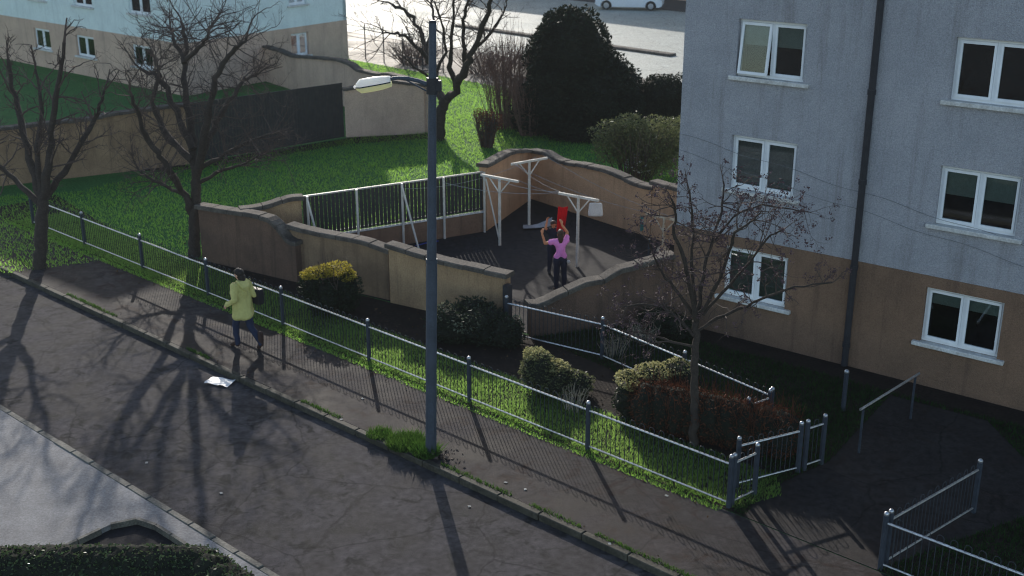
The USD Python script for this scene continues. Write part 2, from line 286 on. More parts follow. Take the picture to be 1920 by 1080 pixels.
def bowlmat(name, col):
    return usdkit.material(stage, '/World/Looks/' + name, {'p': ('principled_bsdf', {'base_color': col, 'roughness': .25}), 't': ('translucent_bsdf', {'color': col}), 'm': ('mix_closure', {'fac': .65})},
        [('p.BSDF', 'm.closure1'), ('t.BSDF', 'm.closure2')], surface='m.closure')
M['bowl'] = bowlmat('bowl', (.97, .96, .70))
M['lamp_case'] = bowlmat('lamp_case', (.97, .97, .98))

# ================================================================== SETTING: ground, roads, pavements
ZR = -0.11
struct_ground = obj('ground', sheet([(-300, -100), (300, -100), (300, 400), (-300, 400)], -.125), M['ground'], kind='structure')
obj('road', sheet([S(-60, .14), S(60, .14), S(60, -4.1), S(-60, -4.1)], ZR), M['road'], kind='structure')
obj('lawn', slab([S(-50, .14), S(22, .14), S(22, 2), A3(24, 20), F_(45, 0), F_(-60, 0)], -.12, -.004), M['lawn_base'], kind='structure')
obj('pavement', slab([S(-50, .13), S(24, .13), S(24, 2.18), S(-50, 2.18)], -.11, 0.002), M['pavement'], kind='structure')
# kerbs, stone by stone
kb = struct('kerb', S(0, 0))
a = -13.0
rk = random.Random(3)
while a < 19.5:
    L = .91
    dz = rk.uniform(-.006, .006)
    obj('kerb_stone', cbox(S(0, 0), SU, SW, a + .006, a + L - .006, -.005 + rk.uniform(-.006, .006), .13, -.12, .006 + dz, .014), M['kerb_moss_shade'], kb)
    a += L
kb2 = struct('kerb', S(0, -4))
a = -2.0
while a < 15:
    obj('kerb_stone', cbox(S(0, 0), SU, SW, a + .007, a + .62 - .007, -4.03 + rk.uniform(-.01, .01), -3.9, -.12, -.01 + rk.uniform(-.012, .012), .016), M['kerb'], kb2)
    a += .62
# near footpath with the rounded corner of a parking bay
bay = Polygon([tuple(S(7.55, -4.36)[:2]), tuple(S(30, -4.36)[:2]), tuple(S(30, -9)[:2]), tuple(S(7.9, -9)[:2])]).buffer(-.45).buffer(.45)
foot = Polygon([tuple(S(a_, b_)[:2]) for a_, b_ in ((-20, -4.03), (30, -4.03), (30, -9), (-20, -9))]).difference(bay)
m_ = trimesh.creation.extrude_polygon(max(getattr(foot, 'geoms', [foot]), key=lambda g: g.area), .10, engine='earcut'); m_.apply_translation([0, 0, -.12])
obj('footpath', m_, M['concrete'], kind='structure')
obj('parking_bay', sheet([S(-20, -4.05), S(30, -4.05), S(30, -12), S(-20, -12)], -.112), M['yard'], kind='structure')
# edge stones of the bay
eb = struct('bay_edging', S(9, -4.5))
ring = np.array(bay.exterior.coords); ls = LineString(ring)
d_ = 0.0
while d_ < ls.length - .45:
    p, q = np.array(ls.interpolate(d_ + .01).coords[0]), np.array(ls.interpolate(d_ + .42).coords[0])
    if p[1] > 9:
        obj('edging_stone', bar(A3(*p, -.055), A3(*q, -.055), .06, .10), M['kerb'], eb)
    d_ += .43
# far street
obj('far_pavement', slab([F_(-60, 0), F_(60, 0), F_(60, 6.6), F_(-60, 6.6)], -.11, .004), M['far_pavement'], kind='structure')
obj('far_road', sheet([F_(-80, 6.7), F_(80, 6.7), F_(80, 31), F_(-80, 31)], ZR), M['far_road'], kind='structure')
kb3 = struct('kerb', F_(0, 6.6))
for i in range(-8, 24):
    obj('kerb_stone', obox(FO, FU, FW, i * 1.2 + .01, i * 1.2 + 1.19, 6.605, 6.74, -.12, .012), M['kerb'], kb3)
kb4 = struct('traffic_island', F_(0, 14))
for i in range(-6, 9):
    obj('kerb_stone', cbox(FO, FU, FW, i * 1.2 + .01, i * 1.2 + 1.19, 13.7, 14.3, -.12, .03, .03), M['coping'], kb4)

# ------------------------------------------------------------------ planes of the buildings
C0 = P(1258, 601); fd = unit(P(1586, 685) - P(1317, 616)); fn = unit(A3(fd[1], -fd[0]))      # right building: corner, along, outward
fn = fn if fn[1] < 0 else -fn
L0, L1, L2 = (P(*q, 2.36) for q in ((340, 82), (650, 37), (240, 66)))
for q in (L0, L1, L2): q[2] = 0
gd = unit(L1 - L0); ld = unit(L2 - L0)
gn = unit(A3(gd[1], -gd[0])); ln = unit(A3(-ld[1], ld[0]))

def wall_with_holes(o, d, n, s0, s1, z0, z1, holes, thick):     # upright wall panel, outer face at n offset 0, with real openings
    pg = Polygon([(s0, z0), (s1, z0), (s1, z1), (s0, z1)])
    for a_, b_, c_, e_ in holes: pg = pg.difference(Polygon([(a_, c_), (b_, c_), (b_, e_), (a_, e_)]))
    m = trimesh.creation.extrude_polygon(pg, thick, engine='earcut'); v = m.vertices
    w = o + v[:, :1] * d + v[:, 1:2] * UP - (v[:, 2:3]) * n
    f = m.faces
    if np.linalg.det(np.stack([d, UP, -n])) < 0: f = f[:, ::-1]
    return w, f

def window(parent, o, d, n, s0, s1, z0, z1, blind, opened=False, depth=.11, twin=True, sill=True):
    """Two-light white window set back in the wall: frame, mullion, sashes, panes, sill, blind."""
    o_in = o - depth * n
    fr = cat([obox(o_in, d, n, s0, s1, -.05, .0, z0, z0 + .055), obox(o_in, d, n, s0, s1, -.05, 0, z1 - .055, z1),
              obox(o_in, d, n, s0, s0 + .055, -.05, 0, z0 + .055, z1 - .055), obox(o_in, d, n, s1 - .055, s1, -.05, 0, z0 + .055, z1 - .055)])
    w = obj('window', fr, M['upvc'], parent)
    sm = (s0 + s1) / 2
    lights = [(s0 + .055, sm - .03), (sm + .03, s1 - .055)] if twin else [(s0 + .055, s1 - .055)]
    if twin: obj('mullion', obox(o_in, d, n, sm - .03, sm + .03, -.05, .004, z0 + .055, z1 - .055), M['upvc'], w)
    for i, (a_, b_) in enumerate(lights):
        za, zb = z0 + .055, z1 - .055
        oo, dd, nn = o_in, d, n
        if opened and i == 0:      # the left light tilts outwards at the foot
            oo = o_in + .02 * n
        sh = cat([obox(oo, dd, nn, a_ + .004, b_ - .004, -.035, .022, za + .003, za + .06), obox(oo, dd, nn, a_ + .004, b_ - .004, -.035, .022, zb - .06, zb - .003),
                  obox(oo, dd, nn, a_ + .004, a_ + .05, -.035, .022, za + .06, zb - .06), obox(oo, dd, nn, b_ - .05, b_ - .004, -.035, .022, za + .06, zb - .06)])
        pv = obox(oo, dd, nn, a_ + .05, b_ - .05, -.012, -.006, za + .06, zb - .06)
        if opened and i == 0:
            def tilt(m):
                v = m[0].copy(); h = zb - v[:, 2]
                return v + (np.sin(.12) * h)[:, None] * nn - ((1 - np.cos(.12)) * h)[:, None] * -UP, m[1]
            sh, pv = tilt(sh), tilt(pv)
        obj('sash', sh, M['upvc'], w)
        obj('pane', pv, M['glass'], w)
        if blind:
            zz = zb - blind * (zb - za)
            obj('blind', obox(o_in, d, n, a_ + .01, b_ - .01, -.10, -.09, zz, zb), M['blind'] if blind < .9 else M['curtain'], w)
    obj('room_lining', cat([obox(o_in, d, n, s0 - .3, s1 + .3, -.95, -.9, z0 - .3, z1 + .3)]), M['room'], w)
    if sill:
        obj('sill', cbox(o, d, n, s0 - .14, s1 + .15, -.10, .085, z0 - .085, z0 + .002, .012), M['sill'], w)
    return w

# ---- right building
rb = thing('apartment_block', C0, 'grey roughcast apartment block with brown ground floor band and black downpipe', 'building')
LEN, HB = 15.0, 10.6
cols = [(1.27, 2.79), (5.75, 7.27), (9.3, 10.8)]
lows, ups = [], []
for s0, s1 in cols:
    lows.append((s0, s1, .93, 2.085)); ups += [(s0, s1, 3.38, 4.545), (s0, s1, 5.80, 6.975)]
BAND = 2.325
obj('ground_floor_wall', wall_with_holes(C0 + .012 * fn, fd, fn, 0, LEN, -.02, BAND, lows, .25), M['harling_brown'], rb)
obj('upper_wall', wall_with_holes(C0, fd, fn, 0, LEN, BAND + .001, HB, ups, .24), M['harling'], rb)
gdir = -fn
obj('gable_wall', obox(C0, gdir, fd, .26, 9.0, 0.0, .25, 0, HB), M['harling'], rb)
obj('rear_wall', obox(C0 + 9.01 * gdir, fd, gdir, 0, LEN, 0, .25, 0, HB), M['harling'], rb)
obj('end_wall', obox(C0 + LEN * fd, gdir, fd, .26, 9.0, -.25, 0, 0, HB), M['harling'], rb)
rf = cat([box8([C0 + s * fd + t * gdir + A3(0, 0, z) for z, t0, t1 in ((HB + .001, -.35, 9.6), (HB + .16, -.35, 9.6)) for s, t in ((-.3, t0), (LEN + .3, t0), (LEN + .3, t1), (-.3, t1))]),
          (np.array([C0 + s * fd + t * gdir + A3(0, 0, z) for s, t, z in ((-.3, -.35, HB + .17), (LEN + .3, -.35, HB + .17), (LEN + .3, 4.6, HB + 2.4), (-.3, 4.6, HB + 2.4), (LEN + .3, 9.6, HB + .17), (-.3, 9.6, HB + .17))]),
           np.vstack([quads([[0, 1, 2, 3], [3, 2, 4, 5]]), [[0, 3, 5], [1, 4, 2]]]))])
obj('roof', rf, M['slate'], rb)
blinds = {(0, 0): 1.0, (0, 1): 1.0, (0, 2): .45, (1, 0): .3, (1, 1): .5, (1, 2): .0, (2, 0): 0, (2, 1): .4, (2, 2): .6}
for ci, (s0, s1) in enumerate(cols):
    for fi, (z0, z1) in enumerate(((.93, 2.085), (3.38, 4.545), (5.80, 6.975))):
        window(rb, C0 + (.012 * fn if fi == 0 else 0), fd, fn, s0, s1, z0, z1, blinds[ci, fi], opened=(ci, fi) == (0, 2))
sp, _ = onplane(1587, 690, C0, fd)
pp = [C0 + 4.27 * fd + .075 * fn + A3(0, 0, z) for z in np.linspace(.02, HB - .05, 12)]
dp = obj('downpipe', tube(pp, .07, 12), M['dark_metal'], rb, smooth=40)
for z in (.5, 2.2, 4.0, 5.8, 7.6):
    obj('pipe_collar', tube([C0 + 4.27 * fd + .075 * fn + A3(0, 0, z - .05), C0 + 4.27 * fd + .075 * fn + A3(0, 0, z + .05)], .084, 12), M['dark_metal'], dp, smooth=40)
for k, cz in enumerate((4.40, 4.02)):
    cb = [C0 + s * fd + .013 * fn + A3(0, 0, cz - .15 * s + .03 * math.sin(3 * s + k)) for s in np.linspace(.02, 12, 50)]
    segs = []
    obj('wall_cable', tube([c for c in cb if not any(s0 - .02 < (c - C0) @ fd < s1 + .02 and z0 < c[2] < z1 for s0, s1, z0, z1 in ups[:0])], .004, 4), M['cable'], rb)

# ---- left building
lb = thing('apartment_block', L0, 'pale blue-grey apartment block with tan ground floor behind the far drying yard', 'building')
gw_low, gw_up = [(6.75, 7.95, .92, 2.06)], [(6.75, 7.95, 3.42, 4.58), (6.75, 7.95, 5.87, 7.0)]
lw_low, lw_up = [(2.4, 4.1, .95, 1.98), (7.4, 9.1, .95, 1.98), (11.6, 13.2, .95, 1.98)], [(2.2, 4.0, 3.42, 4.58), (7.2, 8.9, 3.42, 4.58), (11.6, 13.2, 3.42, 4.58), (2.2, 4.0, 5.87, 7.0), (7.2, 8.9, 5.87, 7.0)]
LG = float((L1 - L0) @ gd)
HL = 10.2
obj('ground_floor_wall', wall_with_holes(L0 + .012 * gn, gd, gn, 0, LG, -.02, 2.36, gw_low, .26), M['harling_tan'], lb)
obj('upper_wall', wall_with_holes(L0, gd, gn, 0, LG, 2.361, HL, gw_up, .25), M['harling_left'], lb)
obj('ground_floor_wall', wall_with_holes(L0 + .012 * ln, ld, ln, .27, 22, -.02, 2.36, lw_low, .26), M['harling_tan'], lb)
obj('upper_wall', wall_with_holes(L0, ld, ln, .26, 22, 2.361, HL, lw_up, .25), M['harling_left'], lb)
obj('rear_wall', obox(L0 + LG * gd, ld, gd, .0, 22, -.25, 0, 0, HL), M['harling_left'], lb)
obj('end_wall', obox(L0 + 22 * ld, gd, ld, 0, LG - .27, -.25, 0, 0, HL), M['harling_left'], lb)
obj('roof', obox(L0, ld, gd, -.25, 22.2, -.25, LG + .25, HL + .001, HL + .3), M['slate'], lb)
for k, (s0, s1, z0, z1) in enumerate(gw_low + gw_up):
    window(lb, L0 + (.012 * gn if k == 0 else 0), gd, gn, s0, s1, z0, z1, 0.9 if k == 0 else .4, twin=True, depth=.14)
for k, (s0, s1, z0, z1) in enumerate(lw_low + lw_up):
    window(lb, L0 + (.012 * ln if k < 3 else 0), ld, ln, s0, s1, z0, z1, (.0, .6, .3)[k % 3], twin=True)

# ---- tenement across the far street (above the picture; its shadow lies on the far road)
tb = thing('tenement_row', F_(10, 38), 'long tenement row across the far street behind the parked car', 'building')
obj('wall', wall_with_holes(F_(0, 37), FU, -FW, -37, 20, -.1, 9.5, [(s, s + 1.5, z, z + 1.3) for s in range(-35, 18, 4) for z in (.9, 3.6, 6.3)], .3), M['harling_tan'], tb)
obj('roof', obox(F_(0, 37), FU, FW, -37.3, 20.3, -.3, 8, 9.501, 9.9), M['slate'], tb)
obj('inner_wall', obox(F_(0, 37), FU, FW, -37, 20, 1.2, 7.7, -.1, 9.5), M['room'], tb)

# ------------------------------------------------------------------ yard walls with coping stones
def swoop(p0, p1, tops, n=60):
    """heights along a wall from the picture's top edge: list of (px, py)."""
    d = unit(p1 - p0); sz = sorted(onplane(x, y, p0, d) for x, y in tops)
    return np.array(sz)
def yard_wall(name_label, p0, p1, prof, th=.22, cop=.11, over=.075, z0=-.05, mats=('wall', 'coping'), step=.55, side=1):
    d = unit(p1 - p0); n = unit(A3(d[1], -d[0])) * side; Lw = float(np.linalg.norm(p1 - p0))
    prof = np.asarray(prof); s = np.linspace(0, Lw, max(int(Lw / .12), 6))
    from scipy.interpolate import PchipInterpolator
    ps, idx = np.unique(prof[:, 0], return_index=True); pz = prof[idx, 1]
    fz = PchipInterpolator(ps, pz) if len(ps) > 2 else (lambda t: np.interp(t, ps, pz))
    hz = lambda t: float(fz(np.clip(t, ps[0], ps[-1])))
    t_ = thing('yard_wall', p0, name_label, 'wall')
    v, f = [], []
    for k, si in enumerate(s):
        zt = hz(si) - cop
        for tt, z in ((0, z0), (0, zt), (-th, zt), (-th, z0)): v.append(p0 + si * d + tt * n + A3(0, 0, z))
        if k:
            o = 4 * (k - 1); f += [[o + a, o + b, o + 4 + b, o + 4 + a] for a, b in ((0, 1), (1, 2), (2, 3), (3, 0))]
    f += [[0, 3, 2, 1], [4 * len(s) - 4, 4 * len(s) - 3, 4 * len(s) - 2, 4 * len(s) - 1]]
    obj('wall_face', (np.array(v), quads(f)), M[mats[0]], t_)
    k = max(1, round(Lw / step)); rr = random.Random(int(abs(p0[0] * 100)) + 7)
    for i in range(k):
        a0, a1 = i * Lw / k + .009, (i + 1) * Lw / k - .009
        if i == 0: a0 -= over
        if i == k - 1: a1 += over
        sub = np.linspace(a0, a1, 5); vv, ff = [], []; dz = rr.uniform(-.014, .014)
        for q, si in enumerate(sub):
            z = hz(si) + dz
            for tt, zz in ((over, z - cop + .002), (over, z - .02), (over - .03, z), (-th - over + .03, z), (-th - over, z - .02), (-th - over, z - cop + .002)): vv.append(p0 + si * d + tt * n + A3(0, 0, zz))
            if q:
                o = 6 * (q - 1); ff += [[o + x, o + (x + 1) % 6, o + 6 + (x + 1) % 6, o + 6 + x] for x in range(6)]
        e = 6 * (len(sub) - 1)
        ff += [[5, 4, 3, 2], [5, 2, 1, 0], [e, e + 1, e + 2, e + 3], [e, e + 3, e + 4, e + 5]]
        obj('coping_stone', (np.array(vv), quads(ff)), M[mats[1]], t_)
    return t_

W3a, W3b = A3(-2.93, 27.15), A3(-.15, 25.45)
yard_wall('straight end length of the front yard wall, from the forsythia side to the gateway', W3a, W3b, swoop(W3a, W3b, [(729, 457), (800, 478), (870, 496), (945, 512)]))
W2a, W2b = A3(-5.6, 28.98), A3(-2.97, 27.36)
yard_wall('middle length of the front yard wall dipping to the right above the yellow bush', W2a, W2b, swoop(W2a, W2b, [(537, 418), (560, 425), (609, 437), (670, 448), (729, 467)]), mats=('wall_mid_shade', 'coping'))
W1a, W1b = A3(-8.25, 30.42), A3(-5.42, 28.62)
yard_wall('curved left length of the front yard wall beside the bare tree', W1a, W1b, swoop(W1a, W1b, [(370, 384), (421, 392), (473, 400), (502, 407), (515, 417), (528, 432), (542, 450)]), mats=('wall_dark_shade', 'coping'))
WRa, WRb = A3(-6.95, 29.85), A3(-5.52, 30.40)
yard_wall('short tan return wall ending at the white barred fence', WRa, WRb, swoop(WRa, WRb, [(473, 389), (505, 382), (530, 373), (546, 368), (565, 367)]))
B0, B1, B2 = A3(-.72, 33.2), P(996, 373), P(1216, 444)
dB = unit(B2 - B1); B3 = B1 + 9.2 * dB
yard_wall('rising left flank of the humped yard wall behind the washing poles', B0, B1, swoop(B0, B1, [(905, 309), (925, 300), (950, 286), (975, 280), (996, 280)]), mats=('wall_back', 'coping'))
prB = swoop(B1, B3, [(998, 280), (1020, 284), (1050, 300), (1090, 307), (1130, 315), (1165, 329), (1195, 342), (1222, 348)])
sB = prB[-1][0]
yard_wall('long humped yard wall sloping down behind the red cloth', B1, B1 + sB * dB, prB, mats=('wall_back', 'coping'))
yard_wall('stepped up end of the yard wall meeting the grey apartment block', B1 + (sB + .03) * dB, B3, np.array([[0, prB[-1][1] + .16], [3, prB[-1][1] + .12]]), mats=('wall_back', 'coping'))
Lw0, Lw1 = A3(.42, 24.95), C0 + A3(-.02, .02)
prL = swoop(Lw0, Lw1, [(985, 566), (1010, 567), (1040, 553), (1075, 538), (1100, 527), (1130, 522), (1160, 503), (1185, 497), (1220, 488), (1256, 477)])
yard_wall('low mossy wall with uneven coping running up to the corner of the grey block', Lw0, Lw1, prL, mats=('wall_dark_shade', 'coping'), step=.8)
# gate pier stub beside the gateway
obj('gate_pier', cat([obox(W3b + A3(.02, -.02), unit(W3b - W3a), unit(A3(.52, .85)), .03, .16, -.2, .0, -.02, 1.12)]), M['dark_metal'], label='dark narrow gate pier against the right end of the front yard wall', category='pier')
obj('yard', slab([W1b + A3(.1, .2), W3a + A3(0, .1), W3b + A3(.1, .05), Lw0 + A3(0, .15), C0 + .1 * fn, C0 + 4.4 * gdir, B3, B1, B0, WRb], -.05, .0), M['yard'], kind='structure')
# left drying yard walls
LYc = A3(-3.35, 46.55)
LPa, LPb = A3(-6.39, 45.65), A3(-3.42, 46.38)
yard_wall('tan end panel of the far drying yard wall behind the street lamp head', LPa, LPb, swoop(LPa, LPb, [(650, 165), (672, 160), (695, 150), (740, 151), (780, 156), (800, 158)]), mats=('harling_tan', 'coping'))
LBa = L0 + gd * 4.85 + gn * .1
prb = swoop(LBa, LYc, [(495, 86), (520, 92), (545, 102), (570, 105), (600, 107), (635, 111), (655, 118), (672, 130), (700, 136), (731, 138), (770, 148), (800, 158)])
yard_wall('swooping back wall of the far drying yard joined to the pale apartment block', LBa, LYc, prb, mats=('harling_tan', 'coping'))
LFa, LFb = P(356, 308), A3(-6.42, 45.4)
LWa = P(225, 322); LWa = LWa
yard_wall('tan side wall of the far drying yard half hidden behind the bare tree', P(-60, 356), LFa, swoop(P(-60, 356), LFa, [(-60, 244), (150, 222), (240, 207), (352, 193)]), mats=('wall_mid_shade', 'coping'))

# ------------------------------------------------------------------ beds, strip lawn, paths
obj('flower_bed', slab([S(-12, 2.2), S(14.75, 2.2), S(14.95, 3.2), A3(4.4, 19.6), A3(1.9, 23.3), W3b + A3(.2, -.1), W3b, W3a, W2a, W1a, A3(-10.5, 32.0), S(-12, 4.6)], -.05, .012), M['soil'], kind='structure')  # soil carried on under the strip grass to deepen its shade
gpath = [S(15.0, 2.2), S(17.3, 2.2), A3(9.2, 17.6), C0 + 7.5 * fd + .9 * fn, C0 + 5.6 * fd + .9 * fn, A3(5.6, 19.0), A3(4.2, 17.9)]
obj('path', slab(gpath, -.05, .008), M['path'], kind='structure')
obj('wall_foot_bed', slab([C0 + .1 * fd + .02 * fn, C0 + 14 * fd + .02 * fn, C0 + 14 * fd + .75 * fn, C0 - .3 * fd + .75 * fn], -.05, .004), M['soil'], kind='structure')

# ------------------------------------------------------------------ railings
def hoop(p, d, w, z0, z1, r=.0065):
    a_, b_ = p - d * w / 2, p + d * w / 2; zc = z1 - w / 2
    arc = [p + d * (-w / 2 * math.cos(t)) + A3(0, 0, zc + w / 2 * math.sin(t)) for t in np.linspace(0, math.pi, 7)]
    return tube([a_ + A3(0, 0, z0)] + arc + [b_ + A3(0, 0, z0)], r, 4)
def railing(label, posts, hoops=True, h=.93, zr=.80, pitch=.205, posth=.98, caps=True, group=None, postw=.07, skip=()):
    posts = [np.asarray(p, float) for p in posts]
    t_ = thing('railing', posts[0], label, 'railing', group)
    for p in posts:
        po = obj('post', cbox(p, unit(posts[1] - posts[0]), unit(np.cross(UP, posts[1] - posts[0])), -postw / 2, postw / 2, -postw / 2, postw / 2, -.05, posth - .06, .008), M['galv'], t_)
        if caps: obj('cap', ball(p + A3(0, 0, posth - .035), .042, 2), M['galv_rail'], po, smooth=True)
    for i in range(len(posts) - 1):
        if i in skip: continue
        p, q = posts[i], posts[i + 1]; L = np.linalg.norm(q - p); d = (q - p) / L
        g0, g1 = p + d * (postw / 2 + .004), q - d * (postw / 2 + .004)
        obj('top_rail', tube([g0 + A3(0, 0, zr), g1 + A3(0, 0, zr)], .021, 8), M['galv_rail'], t_, smooth=40)
        obj('bottom_rail', tube([g0 + A3(0, 0, .10), g1 + A3(0, 0, .10)], .017, 8), M['galv_rail'], t_, smooth=40)
        if hoops:
            n = max(1, int((L - .1) / pitch)); off = (L - (n - 1) * pitch) / 2
            for k in range(n):
                obj('hoop', hoop(p + d * (off + k * pitch), d, .105, .06, h), M['hoop'], t_, smooth=40)
    return t_
f0, f1 = A3(-9.63, 29.69), A3(3.56, 17.40)
fp = [f0 + (f1 - f0) * k / 6 for k in range(-2, 7)]
railing('long bow topped street railing along the pavement past the woman in yellow', fp)
An, Cn, Bn, Dn, En, Fn = f1, A3(4.06, 17.81), A3(3.80, 18.05), A3(4.97, 18.62), A3(5.45, 18.92), A3(5.53, 15.58)
railing('short return of the bow topped railing at the path corner', [An + A3(.06, .05), Cn])
railing('short railing with thick twin posts beside the rust coloured hedge', [Bn, Dn, Dn + A3(.13, .08), En], skip=(1,))
sdir = unit(f1 - f0)
railing('bow topped railing across the path mouth at the lower right edge', [Fn, Fn + sdir * 2.9, Fn + sdir * 5.8])
rr_ = unit(P(1680, 968, .8) - P(1652, 984, .8))
railing('railing leaving the lower right corner post towards the grey block', [Fn + rr_ * .12, Fn + rr_ * 2.6])
mf = [A3(-.12, 24.98), A3(1.92, 23.66), A3(3.40, 21.80), A3(4.76, 20.05)]
railing('front garden railing running below the low mossy wall to the rusty hedge', mf)
railing('stub of railing turning back behind the rusty hedge', [mf[-1] + A3(-.05, -.08), A3(4.25, 19.62)])
hr = thing('handrail', A3(6.23, 19.34), 'plain grey handrail beside the path to the grey block', 'handrail')
for p in (A3(6.23, 19.34), A3(7.6, 20.75)):
    obj('post', tube([p, p + A3(0, 0, .88)], .024, 8), M['galv'], hr, smooth=40)
obj('rail', tube([A3(6.15, 19.26, .9), A3(7.7, 20.85, .9)], .024, 8), M['galv_rail'], hr, smooth=40)
bp = thing('bollard_post', A3(6.41, 21.12), 'thin grey post standing under the black downpipe', 'post')
obj('shaft', tube([A3(6.41, 21.12, -.02), A3(6.41, 21.12, .82)], .045, 10), M['galv'], bp, smooth=40)
obj('cap', ball(A3(6.41, 21.12, .82), .05), M['galv_rail'], bp, smooth=True)

# barred fence of the near yard
def barred_fence(label, p0, p1, zb, zt, pitch, postpx, paint, plinth=True, braces=(), barw=.092):
    d = unit(p1 - p0); n = unit(A3(d[1], -d[0])); L = float(np.linalg.norm(p1 - p0))
    t_ = thing('barred_fence', p0, label, 'fence')
    if plinth: obj('plinth', cbox(p0, d, n, 0, L, -.2, .0, -.05, zb - .06, .015), M['harling_brown'], t_); 
    if plinth: obj('plinth_coping', cbox(p0, d, n, 0, L, -.10, .02, zb - .05, zb - .015, .008), M['sill'], t_)
    o = p0 - .1 * n
    obj('top_rail', bar(o + A3(0, 0, zt), o + d * L + A3(0, 0, zt), .045, .04), paint, t_)
    obj('bottom_rail', bar(o + A3(0, 0, zb + .06), o + d * L + A3(0, 0, zb + .06), .04, .03), M['dark_fence'], t_)
    k = int(L / pitch)
    for i in range(k):
        s = (i + .5) * L / k
        obj('upright', bar(o + d * s + A3(0, 0, zb + .0), o + d * s + A3(0, 0, zt - .02), barw, .022, up=n), M['dark_fence'], t_)
    for j, s in enumerate(postpx):
        q = p0 + d * s + .06 * n
        obj('post', tube([q + A3(0, 0, -.02), q + A3(0, 0, zt + .03)], .033, 8), M['white_paint'], t_, smooth=40)
        if j in braces:
            obj('brace', tube([q + A3(0, 0, zt - .05), q + n * .75 + d * .12 + A3(0, 0, 0.0)], .028, 8), M['white_paint'], t_, smooth=40)
    return t_
Y0, Y1 = WRb + A3(.05, .03), A3(-.78, 33.12)
dY = unit(Y1 - Y0)
zbot = float(np.mean([onplane(x, y, Y0, dY)[1] for x, y in ((700, 431), (800, 412), (890, 394))]))
ztop = float(np.mean([onplane(x, y, Y0, dY)[1] for x, y in ((600, 368), (700, 353), (800, 338), (890, 324))]))
sposts = [onplane(x, y, Y0, dY)[0] for x, y in ((575, 380), (667, 362), (752, 350), (830, 338), (906, 330))]
barred_fence('near drying yard fence of dark uprights with white posts and white top rail', Y0, Y1, zbot, ztop, .115, sposts, M['fence_paint'], True, (0, 2))
barred_fence('tall dark barred fence closing the far drying yard', LFa, LPa + A3(-.02, -.05), .03, 2.1, .12, [], M['dark_fence'], False, (), .108)
obj('fence_bed', slab([LFa + A3(-3, -1.2), LFa + A3(.4, -.7), LFb + A3(.3, -.8), LPb + A3(.5, -.8), LPb + A3(.5, .1), LPa, LFb, LFa + A3(-.1, .1), LFa + A3(-3, -.3)], -.05, .004), M['soil'], kind='structure')

# far railing by the far street
frl = thing('railing', F_(0, 1), 'thin dark railing beside the far pavement left of the bare tree', 'railing')
for k in range(-2, 5):
    q = F_(k * 1.6 + .3, .7)
    obj('post', tube([q, q + A3(0, 0, 1.9)], .035, 6), M['dark_metal'], frl, smooth=40)
for z in (.5, 1.1, 1.7): obj('rail', tube([F_(-3, .7, z), F_(6.8, .7, z)], .014, 5), M['galv'], frl)

# ------------------------------------------------------------------ vegetation
def leaves(pts, size, rng, aspect=.45, flat=0.0, nrm=None):
    """A folded diamond leaf at every point."""
    n = len(pts); size = size * rng.uniform(.6, 1.35, n)
    d = rng.normal(size=(n, 3)); d[:, 2] *= .6
    if nrm is not None: d = d + nrm * .8
    d /= np.linalg.norm(d, axis=1, keepdims=True)
    r = rng.normal(size=(n, 3)); b = np.cross(d, r); b /= np.linalg.norm(b, axis=1, keepdims=True)
    s = size[:, None]
    v = np.stack([pts - d * s * .5, pts + b * s * aspect * .5, pts + d * s * .5, pts - b * s * aspect * .5], 1).reshape(-1, 3)
    i = np.arange(n)[:, None] * 4
    f = np.vstack([i + [[0, 1, 2]], i + [[0, 2, 3]]])
    return v, f
def blobs(rng, centres, radii, n, seed, shell=.35, lump=.28):
    """points near the surface of lumpy ellipsoids, above ground."""
    centres, radii = np.asarray(centres, float), np.asarray(radii, float)
    w = (radii[:, 0] * radii[:, 2]); w = w / w.sum(); out, nr = [], []
    for c, r, k in zip(centres, radii, (w * n).astype(int)):
        d = rng.normal(size=(k, 3)); d /= np.linalg.norm(d, axis=1, keepdims=True)
        q = 1 + lump * (meshkit.fbm(d * 2.3 + c, 3, seed) - .5) * 2 + .12 * (meshkit.noise(d * 7 + c, seed + 5) - .5)
        p = c + d * r * (q * (1 - shell * rng.random(k) ** 1.8))[:, None]
        out.append(p); nr.append(d)
    p, d = np.vstack(out), np.vstack(nr); ok = p[:, 2] > .02
    return p[ok], d[ok]
def core(centres, radii, k=.8, seed=0):
    ms = []
    for c, r in zip(centres, radii):
        v, f = ball((0, 0, 0), 1, 3)
        v = v * (k * (1 + .28 * (meshkit.fbm(v * 2.3 + np.asarray(c), 3, seed) - .5) * 2))[:, None] * np.asarray(r) + np.asarray(c)
        v[:, 2] = np.maximum(v[:, 2], .01); ms.append((v, f))
    return cat(ms)
def stems(rng, base_, n, spread, h, r0=.02, lean=.5, n_side=4, kids=2, segs=4):
    out = []
    for _ in range(n):
        a_ = rng.uniform(0, 2 * np.pi); rad = spread * math.sqrt(rng.random())
        b = base_ + A3(math.cos(a_) * rad * .45, math.sin(a_) * rad * .45)
        top = base_ + A3(math.cos(a_) * rad, math.sin(a_) * rad, h * rng.uniform(.6, 1.0))
        t = np.linspace(0, 1, segs)[:, None]
        pts = b + (top - b) * t; pts[:, :2] += (t * (1 - t)) * rng.normal(size=2) * spread * .3
        pts[:, 2] += (t[:, 0] * (1 - t[:, 0])) * h * .25
        out.append(tube(pts, np.linspace(r0, r0 * .35, segs), n_side, False))
        for _k in range(kids):
            i = rng.integers(1, segs - 1); p = pts[i]; e = p + (rng.normal(size=3) * .5 + A3(0, 0, .8)) * h * .25
            out.append(tube([p, (p + e) / 2 + rng.normal(size=3) * .02, e], [r0 * .5, r0 * .35, r0 * .2], 3, False))
    return out

